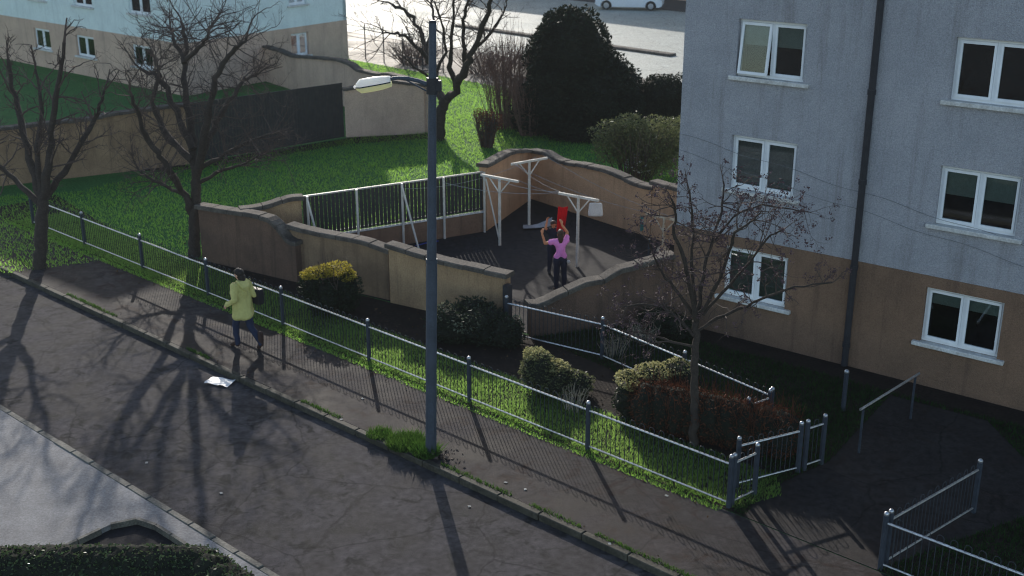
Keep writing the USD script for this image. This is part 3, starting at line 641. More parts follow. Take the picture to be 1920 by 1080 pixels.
# grass blades: one mesh for each lawn
def blades(poly, n, h, rng, w=.012, lumps=True):
    minx, miny, maxx, maxy = poly.bounds; k = int(n * ((maxx - minx) * (maxy - miny)) / poly.area)
    xy = rng.uniform([minx, miny], [maxx, maxy], (k, 2)); xy = xy[contains_xy(poly, xy[:, 0], xy[:, 1])]
    p = np.c_[xy, np.zeros(len(xy))]
    hh = h * rng.uniform(.5, 1.3, len(p))
    if lumps: hh *= .55 + .9 * meshkit.fbm(p * 1.6, 3, 11)
    a_ = rng.uniform(0, 2 * np.pi, len(p)); side = np.c_[np.cos(a_), np.sin(a_), np.zeros(len(p))] * w * .5 * rng.uniform(.7, 1.4, len(p))[:, None]
    lean = rng.normal(size=(len(p), 3)) * np.array([.45, .45, 0]); tip = p + (lean + [0, 0, 1]) * hh[:, None]
    v = np.stack([p - side, p + side, tip], 1).reshape(-1, 3)
    return v, np.arange(len(v)).reshape(-1, 3)
rg = np.random.default_rng(5)
strip = Polygon([tuple(S(a_, b_)[:2]) for a_, b_ in ((-10, 2.27), (14.75, 2.27), (15.1, 3.2), (14.7, 3.75), (-10, 3.75))])
vstrip = blades(strip, 75000, .075, rg, .016)
obj('strip_grass', vstrip, M['strip_grass'], kind='stuff', label='lit green grass of the narrow strip behind the street railing', category='grass')
big = Polygon([tuple(q[:2]) for q in (A3(-16, 28), A3(-10.6, 30.5), A3(-8.4, 30.8), WRa + A3(-.1, .2), WRb + A3(-.1, .2), B0 + A3(-.2, .2), B1 + A3(-.2, .3), B3 + A3(.2, .4), A3(9, 33), A3(11, 50), F_(16, -.1), F_(-3, -.1), LYc + A3(.1, -.1), LPa, LFb + A3(.1, -.1), LFa + A3(0, -.1), A3(-14, 37.5), A3(-20, 36), A3(-20, 28))])
obj('lawn_grass', blades(big, 110000, .085, rg, .024), M['grass'], kind='stuff', label='mown lawn around the drying yards, half in shadow', category='grass')
pathpoly = Polygon([tuple(q[:2]) for q in gpath])
front = Polygon([tuple(q[:2]) for q in (W3b + A3(.2, -.2), S(14.8, 2.2), S(21.5, 2.2), A3(16, 15.5), C0 + 14 * fd + .74 * fn, C0 + .1 * fd + .74 * fn, C0, Lw0 + A3(.1, 0))]).difference(pathpoly)
fparts = sorted(front.geoms, key=lambda g: -g.area)[:2] if hasattr(front, 'geoms') else [front]
bedpoly = Polygon([tuple(q[:2]) for q in (S(-12, 2.2), S(14.75, 2.2), S(14.95, 3.2), A3(4.4, 19.6), A3(1.9, 23.3), W3b + A3(.2, -.1), A3(-8, 33))])
fg = front.difference(bedpoly)
for g_ in fparts:
    mm_ = trimesh.creation.extrude_polygon(g_, .05, engine='earcut'); mm_.apply_translation([0, 0, -.046])
    obj('garden_shade_soil', mm_, M['soil'], kind='structure')  # dark soil sheet laid below the garden grass to deepen the shade
obj('garden_grass_shade', blades(fg, 52000, .09, rg, .018), M['garden_grass_shade'], kind='stuff', label='shade coloured grass of the front garden below the grey block', category='grass')
moss = cat([blades(LineString([tuple(S(a_, .16)[:2]), tuple(S(a_ + l, .16)[:2])]).buffer(.05), int(l * 260), .05, rg, .014, False) for a_, l in ((6.2, 1.1), (8.2, 1.2), (10.1, 1.6), (12.2, 1.0), (13.6, 2.0), (-3, 2.2), (2.2, .8))])
obj('kerb_weeds', moss, M['grass_tuft'], kind='stuff', label='moss and weeds growing along the back of the kerb', category='weeds')
edge_g = blades(Polygon([tuple(S(a_, b_)[:2]) for a_, b_ in ((-10, 2.05), (14.6, 2.05), (14.6, 2.3), (-10, 2.3))]), 9000, .05, rg, .014)
obj('verge_weeds', edge_g, M['grass'], kind='stuff', label='ragged grass creeping from under the street railing', category='weeds')

fl = []
for poly_, n_ in ((Polygon([tuple(S(a_, b_)[:2]) for a_, b_ in ((-6, 3.6), (14.5, 3.6), (14, 5.5), (-6, 6.5))]), 900), (big, 1500), (Polygon([tuple(S(a_, b_)[:2]) for a_, b_ in ((-8, 1.75), (14.6, 1.75), (14.6, 2.3), (-8, 2.3))]), 420), (Polygon([tuple(S(a_, b_)[:2]) for a_, b_ in ((-8, .1), (18, .1), (18, .35), (-8, .35))]), 160)):
    mx_ = rg.uniform(poly_.bounds[:2], poly_.bounds[2:], (n_ * 3, 2)); mx_ = mx_[contains_xy(poly_, mx_[:, 0], mx_[:, 1])][:n_]
    fl.append(np.c_[mx_, np.full(len(mx_), .022)])
M['fallen'] = mat('fallen', (.16, .085, .04), (.24, .14, .07), 3, .8, 20, .3, rand=.5)
obj('fallen_leaves', leaves(np.vstack(fl), .055, rg, .6), M['fallen'], kind='stuff', label='brown fallen leaves scattered over beds, lawn and pavement edge', category='leaves')
# bare trees
def grow(rng, p, d, L, r, depth, out, up=.25, bend=.35, n=4, knob=None, kids=(2, 4), shrink=.62):
    pts = [p]; q = p.copy(); dd = d.copy()
    for i in range(n):
        dd = unit(dd + rng.normal(size=3) * bend * .5 + A3(0, 0, up * .3)); q = q + dd * L / n; pts.append(q)
    pts = np.array(pts); out.append(tube(pts, np.linspace(r, r * .5, n + 1), 5 if r > .02 else (4 if r > .008 else 3), False))
    if depth <= 0:
        if knob is not None: knob.append(q)
        return
    for k in range(rng.integers(*kids)):
        i = rng.integers(1, n + 1); nd = unit(dd + rng.normal(size=3) * .75 + A3(0, 0, up))
        grow(rng, pts[i], nd, L * shrink * rng.uniform(.7, 1.2), r * .55, depth - 1, out, up, bend, n, knob, kids, shrink)
def bare_tree(name, label, Y, trunk, limbs, seed, matname, tw=(.9, .02, 2), per=7, up=.25, knobs=None, jitter=.5, twigmat='twig', kids=(2, 4)):
    rng = np.random.default_rng(seed)
    b = V(*trunk[0][:2], Y); b[2] = 0
    t_ = thing(name, b, label, 'tree')
    tp = np.array([V(x, y, Y) for x, y, _ in trunk]); tp[0, 2] = -.03
    rad = np.array([r for *_, r in trunk])
    tt = np.linspace(0, 1, len(tp) * 4); ti = np.linspace(0, 1, len(tp))
    pts = np.stack([np.interp(tt, ti, tp[:, k]) for k in range(3)], 1) + rng.normal(size=(len(tt), 3)) * .012
    obj('trunk', tube(pts, np.interp(tt, ti, rad) * (1 + .06 * rng.normal(size=len(tt))), 10), M[matname], t_, smooth=60)
    kn = []
    for lm in limbs:
        x, y = np.array([q[0] for q in lm], float), np.array([q[1] for q in lm], float); r0 = lm[0][2]
        dep = np.cumsum(np.r_[0, rng.normal(rng.choice([-1, 1]) * jitter * .6, jitter * .3, len(lm) - 1)])
        lp = np.array([V(a_, c_, Y + e) for a_, c_, e in zip(x, y, dep)])
        ti = np.linspace(0, 1, len(lp)); tt = np.linspace(0, 1, len(lp) * 3)
        pts = np.stack([np.interp(tt, ti, lp[:, k]) for k in range(3)], 1); pts[1:-1] += rng.normal(size=(len(tt) - 2, 3)) * r0 * .3
        rad = np.linspace(r0, max(r0 * .35, .008), len(tt)) * (1 + .1 * rng.normal(size=len(tt)))
        l_ = obj('limb', tube(pts, rad, 8), M[matname], t_, smooth=60)
        out = []
        for k in range(per):
            i = rng.integers(max(1, len(tt) // 4), len(tt)); dd = unit(pts[min(i + 1, len(tt) - 1)] - pts[i - 1] + rng.normal(size=3) * .35)
            grow(rng, pts[i], unit(dd + rng.normal(size=3) * .6 + A3(0, 0, up)), tw[0] * rng.uniform(.6, 1.2), min(tw[1], rad[i] * .6), tw[2], out, up, .4, 4, kn, kids)
        grow(rng, pts[-1], unit(pts[-1] - pts[-3] + A3(0, 0, .1)), tw[0] * .7, rad[-1] * .8, tw[2], out, up, .4, 4, kn, kids)
        obj('twigs', cat(out), M[twigmat], l_, smooth=False)
    if knobs and kn:
        kn = np.array(kn); sel = rng.random(len(kn)) < knobs[1]
        pts = (kn[sel][:, None] + rng.normal(size=(sel.sum(), knobs[2], 3)) * knobs[0]).reshape(-1, 3)
        obj('buds', leaves(pts, knobs[3], rng, .6), M['bud'], t_)
    return t_

bare_tree('pollarded_tree', 'dark bare pollarded tree at the left end of the front yard wall', 30.83,
    [(365, 482, .17), (364, 440, .15), (366, 400, .14), (368, 350, .12), (366, 310, .11)],
    [[(362, 405, .11), (345, 365, .09), (325, 330, .08), (300, 295, .07), (275, 260, .06), (258, 215, .05), (248, 180, .04)],
     [(366, 315, .11), (362, 260, .09), (352, 200, .08), (346, 150, .07), (346, 115, .06), (352, 75, .05), (340, 42, .04)],
     [(346, 118, .065), (325, 70, .04), (318, 52, .03)], [(350, 110, .065), (378, 85, .045), (392, 60, .035), (400, 42, .03)],
     [(368, 330, .11), (384, 260, .085), (395, 200, .075), (405, 150, .065), (425, 110, .055), (445, 88, .045), (462, 70, .03)],
     [(362, 280, .11), (335, 215, .07), (315, 165, .06), (290, 138, .045), (262, 128, .03)],
     [(378, 290, .095), (405, 235, .06), (430, 190, .05), (455, 150, .035), (480, 142, .025)],
     [(360, 300, .095), (310, 250, .06), (285, 190, .05), (300, 140, .04), (290, 110, .03)],
     [(345, 365, .06), (300, 345, .05), (270, 330, .04), (250, 300, .03)],
     [(372, 320, .06), (420, 290, .045), (465, 265, .035), (510, 250, .025)],
     [(370, 345, .05), (415, 320, .04), (460, 305, .03), (495, 290, .02)]], 11, 'bark_a', (.95, .015, 3), 22, .15, None, .6, kids=(2, 4))

bare_tree('pollarded_tree', 'second dark bare pollarded tree near the left edge behind the railing', 29.8,
    [(75, 520, .18), (76, 470, .16), (78, 420, .15), (80, 370, .13)],
    [[(80, 372, .12), (60, 310, .10), (40, 240, .08), (25, 170, .06), (15, 110, .04)],
     [(80, 372, .12), (90, 300, .10), (100, 230, .08), (112, 150, .065), (120, 80, .045)],
     [(80, 380, .10), (115, 330, .085), (150, 270, .07), (180, 220, .05), (195, 170, .035)],
     [(78, 360, .09), (70, 280, .075), (78, 200, .06), (66, 130, .04)],
     [(80, 390, .08), (30, 340, .06), (-10, 300, .05), (-40, 240, .03)]], 12, 'bark_a', (.85, .026, 3), 12, .15, None, .6)
bare_tree('spreading_tree', 'leafless spreading tree on the far lawn behind the lamp post', 45.27,
    [(824, 264, .24), (825, 235, .21), (828, 205, .20), (836, 185, .20)],
    [[(834, 188, .15), (822, 160, .13), (812, 125, .11), (800, 85, .09), (785, 50, .07), (760, 22, .05), (735, 8, .035)],
     [(812, 125, .09), (790, 95, .075), (765, 70, .06), (742, 62, .04), (718, 62, .03)],
     [(838, 186, .16), (856, 165, .14), (872, 130, .12), (888, 90, .10), (905, 45, .08), (925, 0, .05), (938, -40, .03)],
     [(872, 130, .09), (870, 85, .08), (868, 40, .065), (880, 0, .05), (885, -40, .03)],
     [(856, 163, .10), (842, 120, .09), (845, 75, .075), (852, 30, .06), (848, -20, .04)],
     [(815, 140, .07), (838, 100, .055), (830, 50, .045), (815, 5, .03)],
     [(888, 92, .07), (915, 70, .055), (935, 40, .04), (950, 10, .03)],
     [(826, 168, .06), (800, 140, .05), (778, 128, .04), (755, 105, .03)],
     [(800, 85, .06), (815, 45, .05), (808, 5, .04), (800, -30, .03)]], 23, 'bark_b', (1.15, .022, 3), 9, .3, None, .9)

bare_tree('young_street_tree', 'slim bare tree with knobbly buds in front of the grey block windows', 19.65,
    [(1300, 838, .085), (1302, 770, .075), (1302, 700, .07), (1304, 640, .065), (1305, 600, .06)],
    [[(1305, 602, .045), (1297, 555, .04), (1288, 510, .034), (1278, 470, .03), (1262, 430, .022), (1268, 395, .016), (1258, 372, .012)],
     [(1305, 610, .04), (1312, 560, .034), (1320, 505, .03), (1335, 455, .025), (1350, 405, .02), (1358, 360, .015), (1356, 340, .01)],
     [(1306, 600, .042), (1330, 560, .034), (1352, 515, .028), (1368, 470, .022), (1378, 435, .018), (1405, 418, .014), (1425, 400, .01)],
     [(1304, 570, .034), (1296, 510, .028), (1300, 450, .024), (1298, 400, .018), (1292, 355, .012)],
     [(1308, 620, .036), (1350, 595, .028), (1395, 575, .022), (1440, 555, .016), (1500, 535, .012), (1560, 530, .008)],
     [(1318, 590, .03), (1362, 540, .024), (1405, 490, .018), (1440, 445, .014), (1470, 430, .01)],
     [(1340, 450, .022), (1380, 400, .016), (1430, 385, .012), (1480, 392, .009), (1520, 398, .006)],
     [(1302, 630, .034), (1275, 600, .028), (1240, 575, .022), (1205, 570, .016), (1165, 575, .01)],
     [(1300, 590, .03), (1268, 545, .024), (1240, 510, .02), (1225, 480, .014), (1215, 450, .01)],
     [(1304, 650, .028), (1260, 640, .022), (1215, 625, .016), (1170, 620, .01)]], 37, 'bark_a', (.5, .014, 2), 12, .12, (.026, .85, 10, .042), .28)

# evergreen dome and its neighbours
def shrub(name, label, catg, base_, centres, radii, n, size, leafmat, seed, stems_n=0, coremat='core', corek=.8, shell=.35, lump=.28, aspect=.45, extra=None, stemmat='twig', stem_h=1.0, spread=.6):
    rng = np.random.default_rng(seed)
    t_ = thing(name, base_, label, catg)
    if coremat: obj('inner_core', core(centres, radii, corek, seed), M[coremat], t_)  # added solid dark lump so the crown lets no light through
    p, d = blobs(rng, centres, radii, n, seed, shell, lump)
    obj('foliage', leaves(p, size, rng, aspect, nrm=d), M[leafmat], t_)
    if extra:
        pe, de = blobs(rng, extra['c'], extra['r'], extra['n'], seed + 3, .3, .3)
        obj(extra['name'], leaves(pe, extra['size'], rng, extra.get('aspect', .5), nrm=de), M[extra['mat']], t_)
    if stems_n: obj('stems', cat(stems(rng, np.asarray(base_, float), stems_n, spread, stem_h)), M[stemmat], t_)
    return t_
def V3(x, y, Y): return V(x, y, Y)
yb = A3(2.7, 46.6)
shrub('evergreen_tree', 'huge dark domed evergreen in front of the far road', 'tree', yb,
      [V(1075, 110, 46.4), V(1065, 175, 46.2), V(1110, 190, 45.8), V(1060, 70, 46.8), V(1135, 150, 46.6), V(1160, 215, 45.8), V(1010, 205, 46.6), V(1100, 235, 45.6), V(1030, 110, 47.2), V(1160, 165, 46.9)],
      [(1.5, 1.5, 1.9), (1.8, 1.5, 1.8), (1.7, 1.4, 1.6), (1.1, 1.1, 1.25), (1.0, 1.0, 1.2), (1.0, 1.0, 1.2), (1.1, 1.1, 1.3), (1.6, 1.2, 1.0), (1.0, 1.0, 1.2), (.9, .9, .95)], 62000, .15, 'yew', 41, 0, shell=.28)
cb_ = A3(5.9, 47.2)
shrub('conifer_bush', 'rounded dark conifer bush touching the left edge of the grey block', 'bush', cb_,
      [V(1235, 185, 47.2), V(1215, 215, 47), V(1262, 200, 47.5)], [(.95, .9, 1.0), (.8, .8, .9), (.9, .9, 1.2)], 16000, .11, 'yew', 43)
lgb = A3(4.1, 39.2)
shrub('leafy_bush', 'loose light green bush behind the long humped yard wall', 'bush', lgb,
      [V(1150, 265, 39.2), V(1195, 270, 39.0), V(1235, 270, 39.4), V(1180, 245, 39.4), V(1225, 300, 38.6), V(1270, 270, 39.4)], [(.75, .7, .8), (.8, .7, .85), (.75, .7, .9), (.6, .6, .6), (.7, .5, .5), (.8, .7, .9)], 15000, .10, 'leaf_light', 47, 60, None, shell=.8, lump=.5, stem_h=1.9, spread=1.3,
      extra=dict(name='pale_blossom', c=[V(1205, 305, 38.6)], r=[(.6, .4, .35)], n=120, size=.07, mat='white_cloth'))
def twig_thicket(name, label, base_, n, spread, h, r0, matn, seed, kids=3):
    rng = np.random.default_rng(seed); t_ = thing(name, base_, label, 'bush')
    st = stems(rng, np.asarray(base_, float), n, spread, h, r0, kids=kids)
    k = len(st) // 6
    obj('main_stems', cat(st[:k]), M[matn], t_); obj('twigs', cat(st[k:]), M[matn], t_); return t_
twig_thicket('twig_thicket', 'tall reddish leafless thicket between the spreading tree and the dark evergreen', A3(-.15, 47.6), 150, 1.5, 3.9, .015, 'red_twig', 51)
twig_thicket('twig_thicket', 'lower reddish thicket at the left foot of the dark evergreen', A3(.7, 46.2), 140, .9, 2.3, .018, 'red_twig', 52)
twig_thicket('twig_thicket', 'brown scrub along the far pavement left of the lamp post top', F_(3.5, 1.6), 160, 1.9, 1.3, .016, 'red_twig', 53)
twig_thicket('twig_thicket', 'brown scrub on the far pavement edge behind the spreading tree', F_(8.5, 2.2), 170, 2.2, 1.5, .016, 'red_twig', 57)
sb = P(913, 276)
shrub('small_bush', 'small dark twiggy bush standing alone on the lit lawn', 'bush', sb, [sb + A3(0, 0, .35), sb + A3(.1, 0, .95), sb + A3(-.2, .1, 1.15)], [(.33, .3, .4), (.5, .45, .45), (.35, .3, .3)], 2600, .07, 'rust_twig', 54, 60, None, shell=.9, stem_h=1.4, spread=.5)

# bushes in the flower bed
fb = A3(-4.25, 26.5)
shrub('forsythia_bush', 'rounded bush with bright yellow flowering top before the front yard wall', 'bush', fb,
      [fb + A3(0, 0, .45), fb + A3(-.35, .1, .6), fb + A3(.35, 0, .55)], [(.62, .5, .55), (.4, .4, .45), (.4, .4, .5)], 5200, .075, 'evergreen', 61, 25, 'core', .7,
      extra=dict(name='yellow_flowers', c=[fb + A3(-.25, 0, 1.0), fb + A3(.15, .05, 1.08), fb + A3(.38, 0, .92), fb + A3(-.5, 0, .95)], r=[(.33, .3, .14), (.36, .3, .16), (.25, .25, .15), (.2, .2, .12)], n=2600, size=.055, mat='yellow_flower'), stem_h=1.3, spread=.5)
ib = A3(-.75, 24.55)
shrub('ivy_bush', 'low dark ivy bush with pale leaf tips below the gateway', 'bush', ib,
      [ib + A3(-.55, .2, .35), ib + A3(.1, .1, .38), ib + A3(.6, -.1, .3), ib + A3(-.1, .5, .45)], [(.6, .5, .5), (.65, .55, .48), (.45, .4, .42), (.6, .4, .45)], 9000, .075, 'ivy', 62, 0, 'core', .82,
      extra=dict(name='pale_leaves', c=[ib + A3(-.75, .15, .66), ib + A3(-.25, -.2, .55), ib + A3(.85, 0, .55)], r=[(.35, .3, .22), (.4, .3, .2), (.15, .15, .15)], n=420, size=.075, mat='ivy_pale'))
rb2 = P(1035, 745)
shrub('rounded_shrub', 'rounded olive shrub with sunlit crown beside the street railing', 'bush', rb2 + A3(0, .2),
      [rb2 + A3(-.25, .3, .45), rb2 + A3(.15, .2, .28), rb2 + A3(.5, .1, .25)], [(.4, .4, .42), (.42, .4, .32), (.35, .35, .26)], 5200, .06, 'leaf_light', 63, 0, 'core', .85,
      extra=dict(name='sunlit_leaves', c=[rb2 + A3(-.32, .35, .78), rb2 + A3(.05, .25, .58)], r=[(.26, .28, .12), (.3, .3, .1)], n=1400, size=.055, mat='leaf_sunlit'))  # crown leaves paler, sunlight painted into their colour
hb = P(1190, 790)
shrub('sunlit_hedge', 'clipped hedge with sunlit top painted into its leaves left of the slim bare tree', 'hedge', hb,
      [V(1185, 745, 20.9), V(1225, 735, 20.9), V(1270, 725, 21.1)], [(.34, .5, .5), (.42, .5, .52), (.4, .5, .55)], 5200, .06, 'evergreen', 64, 0, 'core', .88,
      extra=dict(name='sunlit_leaves', c=[V(1180, 712, 20.9), V(1225, 698, 21.0), V(1272, 690, 21.2)], r=[(.27, .42, .12), (.36, .42, .12), (.30, .42, .12)], n=4200, size=.055, mat='leaf_sunlit'))  # top leaves far paler than the sides, low sun painted in
# rust coloured hedge: dense leafless twigs
rh = A3(4.1, 19.55)
rngh = np.random.default_rng(65)
t_ = thing('rusty_hedge', rh, 'wide rust brown leafless hedge behind the railing corner', 'hedge')
hc, hr_ = [], []
for k in range(9):
    q = A3(2.55, 20.45) + (A3(4.78, 19.28) - A3(2.55, 20.45)) * k / 8
    hc.append(q + A3(0, 0, .42)); hr_.append((.42, .50, .58 - .02 * abs(k - 3)))
obj('inner_core', core(hc, hr_, .84, 66), M['core'], t_)  # added dark lump that keeps light from showing through the hedge
p, d = blobs(rngh, hc, hr_, 15000, 66, .3, .25); obj('dry_leaves', leaves(p, .055, rngh, .35, nrm=d), M['rust_twig'], t_)
st = []
for q in hc: st += stems(rngh, q * A3(1, 1, 0), 34, .5, 1.12, .010, kids=3)
obj('twigs', cat(st), M['rust_twig'], t_)
# pale straggly stalks and dead plants in front garden
for k, (x, y, s, n, lab) in enumerate([(1075, 770, .35, 26, 'pale dead stalks between the rounded shrub and the clipped hedge'), (1150, 670, .4, 30, 'dry straw coloured stalks at the front garden railing post'), (1210, 640, .5, 40, 'tangled dry stems under the low mossy wall'), (1000, 610, .25, 14, 'thin pale weed stems beside the gateway fence')]):
    rng = np.random.default_rng(70 + k); q = P(x, y); t_ = thing('dead_stalks', q, lab, 'plant')
    obj('stalks', cat(stems(rng, q, n, s, .55, .007, kids=2)), M['twig_pale'], t_)
dk = P(1232, 628)
shrub('dark_bush', 'low dark bush at the corner foot of the grey block', 'bush', dk, [dk + A3(0, 0, .3), dk + A3(.4, -.2, .25)], [(.5, .4, .4), (.4, .4, .32)], 4200, .07, 'evergreen', 75)
# near hedge at lower left
nb = P(240, 1085, -.1)
hc = [S(a_, -5.55 - .42 * (10.4 - a_)) + A3(0, 0, .05 if a_ < 10.0 else -.12) for a_ in np.arange(5.2, 10.5, .45)]
hc = [P(x_, 1082 + max(0, x_ - 380) * .75, .80) for x_ in range(-120, 440, 26)]
shrub('clipped_hedge', 'glossy green clipped hedge top at the lower left corner', 'hedge', nb, hc, [(.42, .42, .42)] * len(hc), 30000, .05, 'hedge', 76, 0, 'core', .93, shell=.2, lump=.15, aspect=.6)
# weeds at the lamp foot
wt = S(9.35, .28)
rng = np.random.default_rng(77)
t_ = thing('grass_tuft', wt, 'bright green grass tuft round the foot of the lamp post', 'grass tuft')
obj('blades', cat([blades(Point(*(S(9.05, .27)[:2])).buffer(.36), 1500, .16, rng, .02, False), blades(Point(*(S(9.6, .25)[:2])).buffer(.24), 700, .2, rng, .02, False), blades(Point(*(S(8.4, .2)[:2])).buffer(.25), 450, .1, rng, .018, False)]), M['grass_tuft'], t_)
obj('dead_leaves', leaves(np.c_[rng.normal(S(9.95, .35)[0], .12, 60), rng.normal(S(9.95, .35)[1], .1, 60), rng.uniform(.01, .12, 60)], .08, rng, .5), M['twig'], t_)

# ------------------------------------------------------------------ street lamp
lb0 = P(808, 852); Yl = lb0[1]
lt = V(811, 42, Yl)
lamp = thing('street_lamp', lb0, 'tall dark blue street lamp with white side lantern at the kerb', 'street lamp')
ax = lambda t: lb0 + (lt - lb0) * t
zl = lt[2]
tj = (V(810, 490, Yl)[2]) / zl
obj('base_column', tube([ax(-.004), ax(.02), ax(tj - .012), ax(tj)], [.105, .098, .095, .086], 16), M['lamp_post'], lamp, smooth=40)
obj('upper_column', tube([ax(tj + .0005), ax(.62), ax(.80), ax(.999)], [.084, .076, .068, .058], 16), M['lamp_post'], lamp, smooth=40)
obj('collar', tube([ax(tj - .004), ax(tj + .006)], [.098, .098], 16), M['lamp_post'], lamp, smooth=40)
obj('top_cap', tube([ax(.9992), ax(1.004)], [.068, .05], 14), M['dark_metal'], lamp, smooth=40)
br = V(808, 160, Yl); brt = br[2] / zl
clamp = obj('bracket_clamp', tube([ax(brt - .018), ax(brt + .016)], [.098, .098], 14), M['dark_metal'], lamp, smooth=40)
obj('clamp_box', cbox(ax(brt), A3(1, 0), A3(0, 1), .04, .15, -.07, .07, -.09, .08, .01), M['dark_metal'], clamp)
arm = [V(x, y, Yl - .02) for x, y in ((800, 158), (785, 152), (765, 147), (745, 146), (728, 149))]
obj('arm', tube(arm, [.034, .032, .030, .030, .03], 10), M['lamp_post'], lamp, smooth=40)
obj('stay', tube([V(803, 172, Yl), V(780, 160, Yl), V(762, 150, Yl)], .014, 6), M['lamp_post'], lamp, smooth=40)
l0, l1 = V(733, 152, Yl - .02), V(668, 163, Yl - .02)
ldr = unit(l1 - l0); lnn = unit(np.cross(ldr, A3(0, 1, 0))); lnn = lnn if lnn[2] > 0 else -lnn; lside = np.cross(ldr, lnn)
LL = float(np.linalg.norm(l1 - l0))
def shell_(z0, z1, prof):      # lofted half shells of the lantern
    v, f = [], []
    ns = 9; nt = 12
    for i in range(ns):
        t = i / (ns - 1); w = .15 * prof(t)
        for j in range(nt):
            a_ = math.pi * j / (nt - 1); c_, s_ = math.cos(a_), math.sin(a_)
            v.append(l0 + ldr * LL * t + lside * w * c_ + lnn * (z0 + (z1 - z0) * s_ * prof(t)))
    for i in range(ns - 1):
        for j in range(nt - 1):
            o = i * nt + j; f.append([o, o + 1, o + nt + 1, o + nt])
        f.append([i * nt + nt - 1, i * nt, (i + 1) * nt, (i + 1) * nt + nt - 1])
    v = np.array(v); f = quads(f)
    for i in (0, ns - 1):
        c = len(v); v = np.vstack([v, l0 + ldr * LL * (i / (ns - 1)) + lnn * z0]); jj = np.arange(nt - 1)
        f = np.vstack([f, np.stack([np.full(nt - 1, c), i * nt + jj, i * nt + jj + 1], 1)])
    return v, f
pf = lambda t: (min(1, (1 - (1 - t) ** 3) * .35 + .72)) * (1 if t < .85 else (1 - ((t - .85) / .15) ** 2 * .55))
lantern = obj('lantern_canopy', shell_(.0, .115, pf), M['lamp_case'], lamp, smooth=50)
obj('lantern_gasket', cat([tube([l0 + lside * .15 * pf(t0) * sg + ldr * LL * t0 - lnn * .004 for t0 in np.linspace(0, 1, 9)], .011, 5) for sg in (-1, 1)]), M['galv'], lantern)
obj('lantern_bowl', shell_(-.012, -.125, lambda t: pf(t) * .93), M['bowl'], lamp, smooth=50)
obj('nose_latch', ball(l1 + ldr * .02, .028, 1), M['lamp_case'], lamp, smooth=True)
obj('door_outline', cbox(ax(.1), A3(1, 0), A3(0, 1), -.055, .055, -.104, -.09, -.30, .30, .01), M['lamp_post'], lamp)

# ------------------------------------------------------------------ washing poles, lines and washing
def tpole(label, px, pybase, pytop, arm_px, matn='white_paint', brace=True, foot=False):
    b = P(px, pybase); Y = b[1]; top = V(px, pytop, Y); h = top[2]
    t_ = thing('washing_pole', b, label, 'washing pole')
    obj('shaft', tube([b + A3(0, 0, -.02), b + A3(0, 0, h * .55), b + A3(0, 0, h)], [.042, .042, .038], 10), M[matn], t_, smooth=40)
    obj('sleeve', tube([b + A3(0, 0, h * .40), b + A3(0, 0, h * .40 + .04)], .047, 10), M[matn], t_, smooth=40)
    (x0, y0), (x1, y1) = arm_px
    e0, e1 = P(x0, y0, h), P(x1, y1, h)
    mid = (e0 + e1) / 2; e0, e1 = e0 - mid + A3(b[0], b[1], h), e1 - mid + A3(b[0], b[1], h)
    # keep the picture's overhang on each side
    obj('cross_arm', bar(e0 + A3(0, 0, .03), e1 + A3(0, 0, .03), .06, .06), M[matn], t_)
    if brace:
        for e in (e0, e1):
            q = b + A3(0, 0, h) + (e - b - A3(0, 0, h)) * .55
            obj('brace', tube([b + A3(0, 0, h - .40), q], .019, 6), M[matn], t_, smooth=40)
    if foot: obj('foot_collar', tube([b + A3(0, 0, -.02), b + A3(0, 0, .06), b + A3(0, 0, .16)], [.2, .15, .05], 10), M[matn], t_, smooth=40)
    return b, e0, e1, h
pA = tpole('white T shaped washing pole at the right end of the white barred fence', 937, 460, 336, ((902, 330), (972, 343)))
pB = tpole('white T shaped washing pole at the back beneath the wall hump', 992, 425, 304, ((960, 312), (1027, 300)))
pC = tpole('white T shaped washing pole with a white bag hanging from its arm', 1082, 500, 371, ((1047, 365), (1122, 379)))
pD = tpole('rust stained washing pole against the corner of the grey block', 1243, 470, 410, ((1203, 402), (1272, 418)), 'rusty', True, True)
st_ = thing('slanting_pole', P(934, 458), 'thin white slanting pole leaning beside the fence end washing pole', 'pole')
obj('shaft', tube([V(911, 335, 32.9), P(935, 445)], .022, 8), M['white_paint'], st_, smooth=40)
bl_ = P(1216, 490)
th = thing('blue_grey_post', bl_, 'thin blue-grey post left of the rust stained washing pole', 'post')
obj('shaft', tube([bl_, bl_ + A3(0, 0, .62)], .03, 8), M['galv'], th, smooth=40)
obj('foot', ball(bl_ + A3(0, 0, .02), .08, 1, (1, 1, .5)), M['sill'], th, smooth=True)
def wire(label, p, q, sag, r=.005, matn='line', name='washing_line', group=None):
    t = np.linspace(0, 1, 15)[:, None]; pts = p + (q - p) * t - A3(0, 0, 1) * (4 * sag * t * (1 - t))
    obj(name, tube(pts, r, 4), M[matn], label=label, category='line', group=group)
    return pts
zarm = lambda p: p + A3(0, 0, .065)
wire('washing line from the fence end pole to the white bag pole, left of the pair', zarm(pA[1]), zarm(pC[1]), .12)
wire('washing line from the fence end pole to the white bag pole, right of the pair', zarm(pA[2]), zarm(pC[2]), .12)
wire('washing line from the back pole towards the rust stained pole', zarm(pB[1]), zarm(pD[1]), .15)
wire('second washing line of the back pole and the rust stained pole, nearer the back wall', zarm(pB[2]), zarm(pD[2]), .15)
redline = wire('washing line carrying the red cloth between the back pole and the white bag pole', zarm(pB[1] + A3(.1, 0)), zarm(pC[1] + A3(.05, 0)), .1)
wire('low washing line from the white barred fence to the white bag pole', V(830, 342, 32.4), zarm(pC[1] + A3(.15, -.03)), .15)
wire('low washing line crossing from the fence brace to the back pole', V(752, 354, 31.9), zarm(pB[2]) - A3(.3, 0, 0), .25)
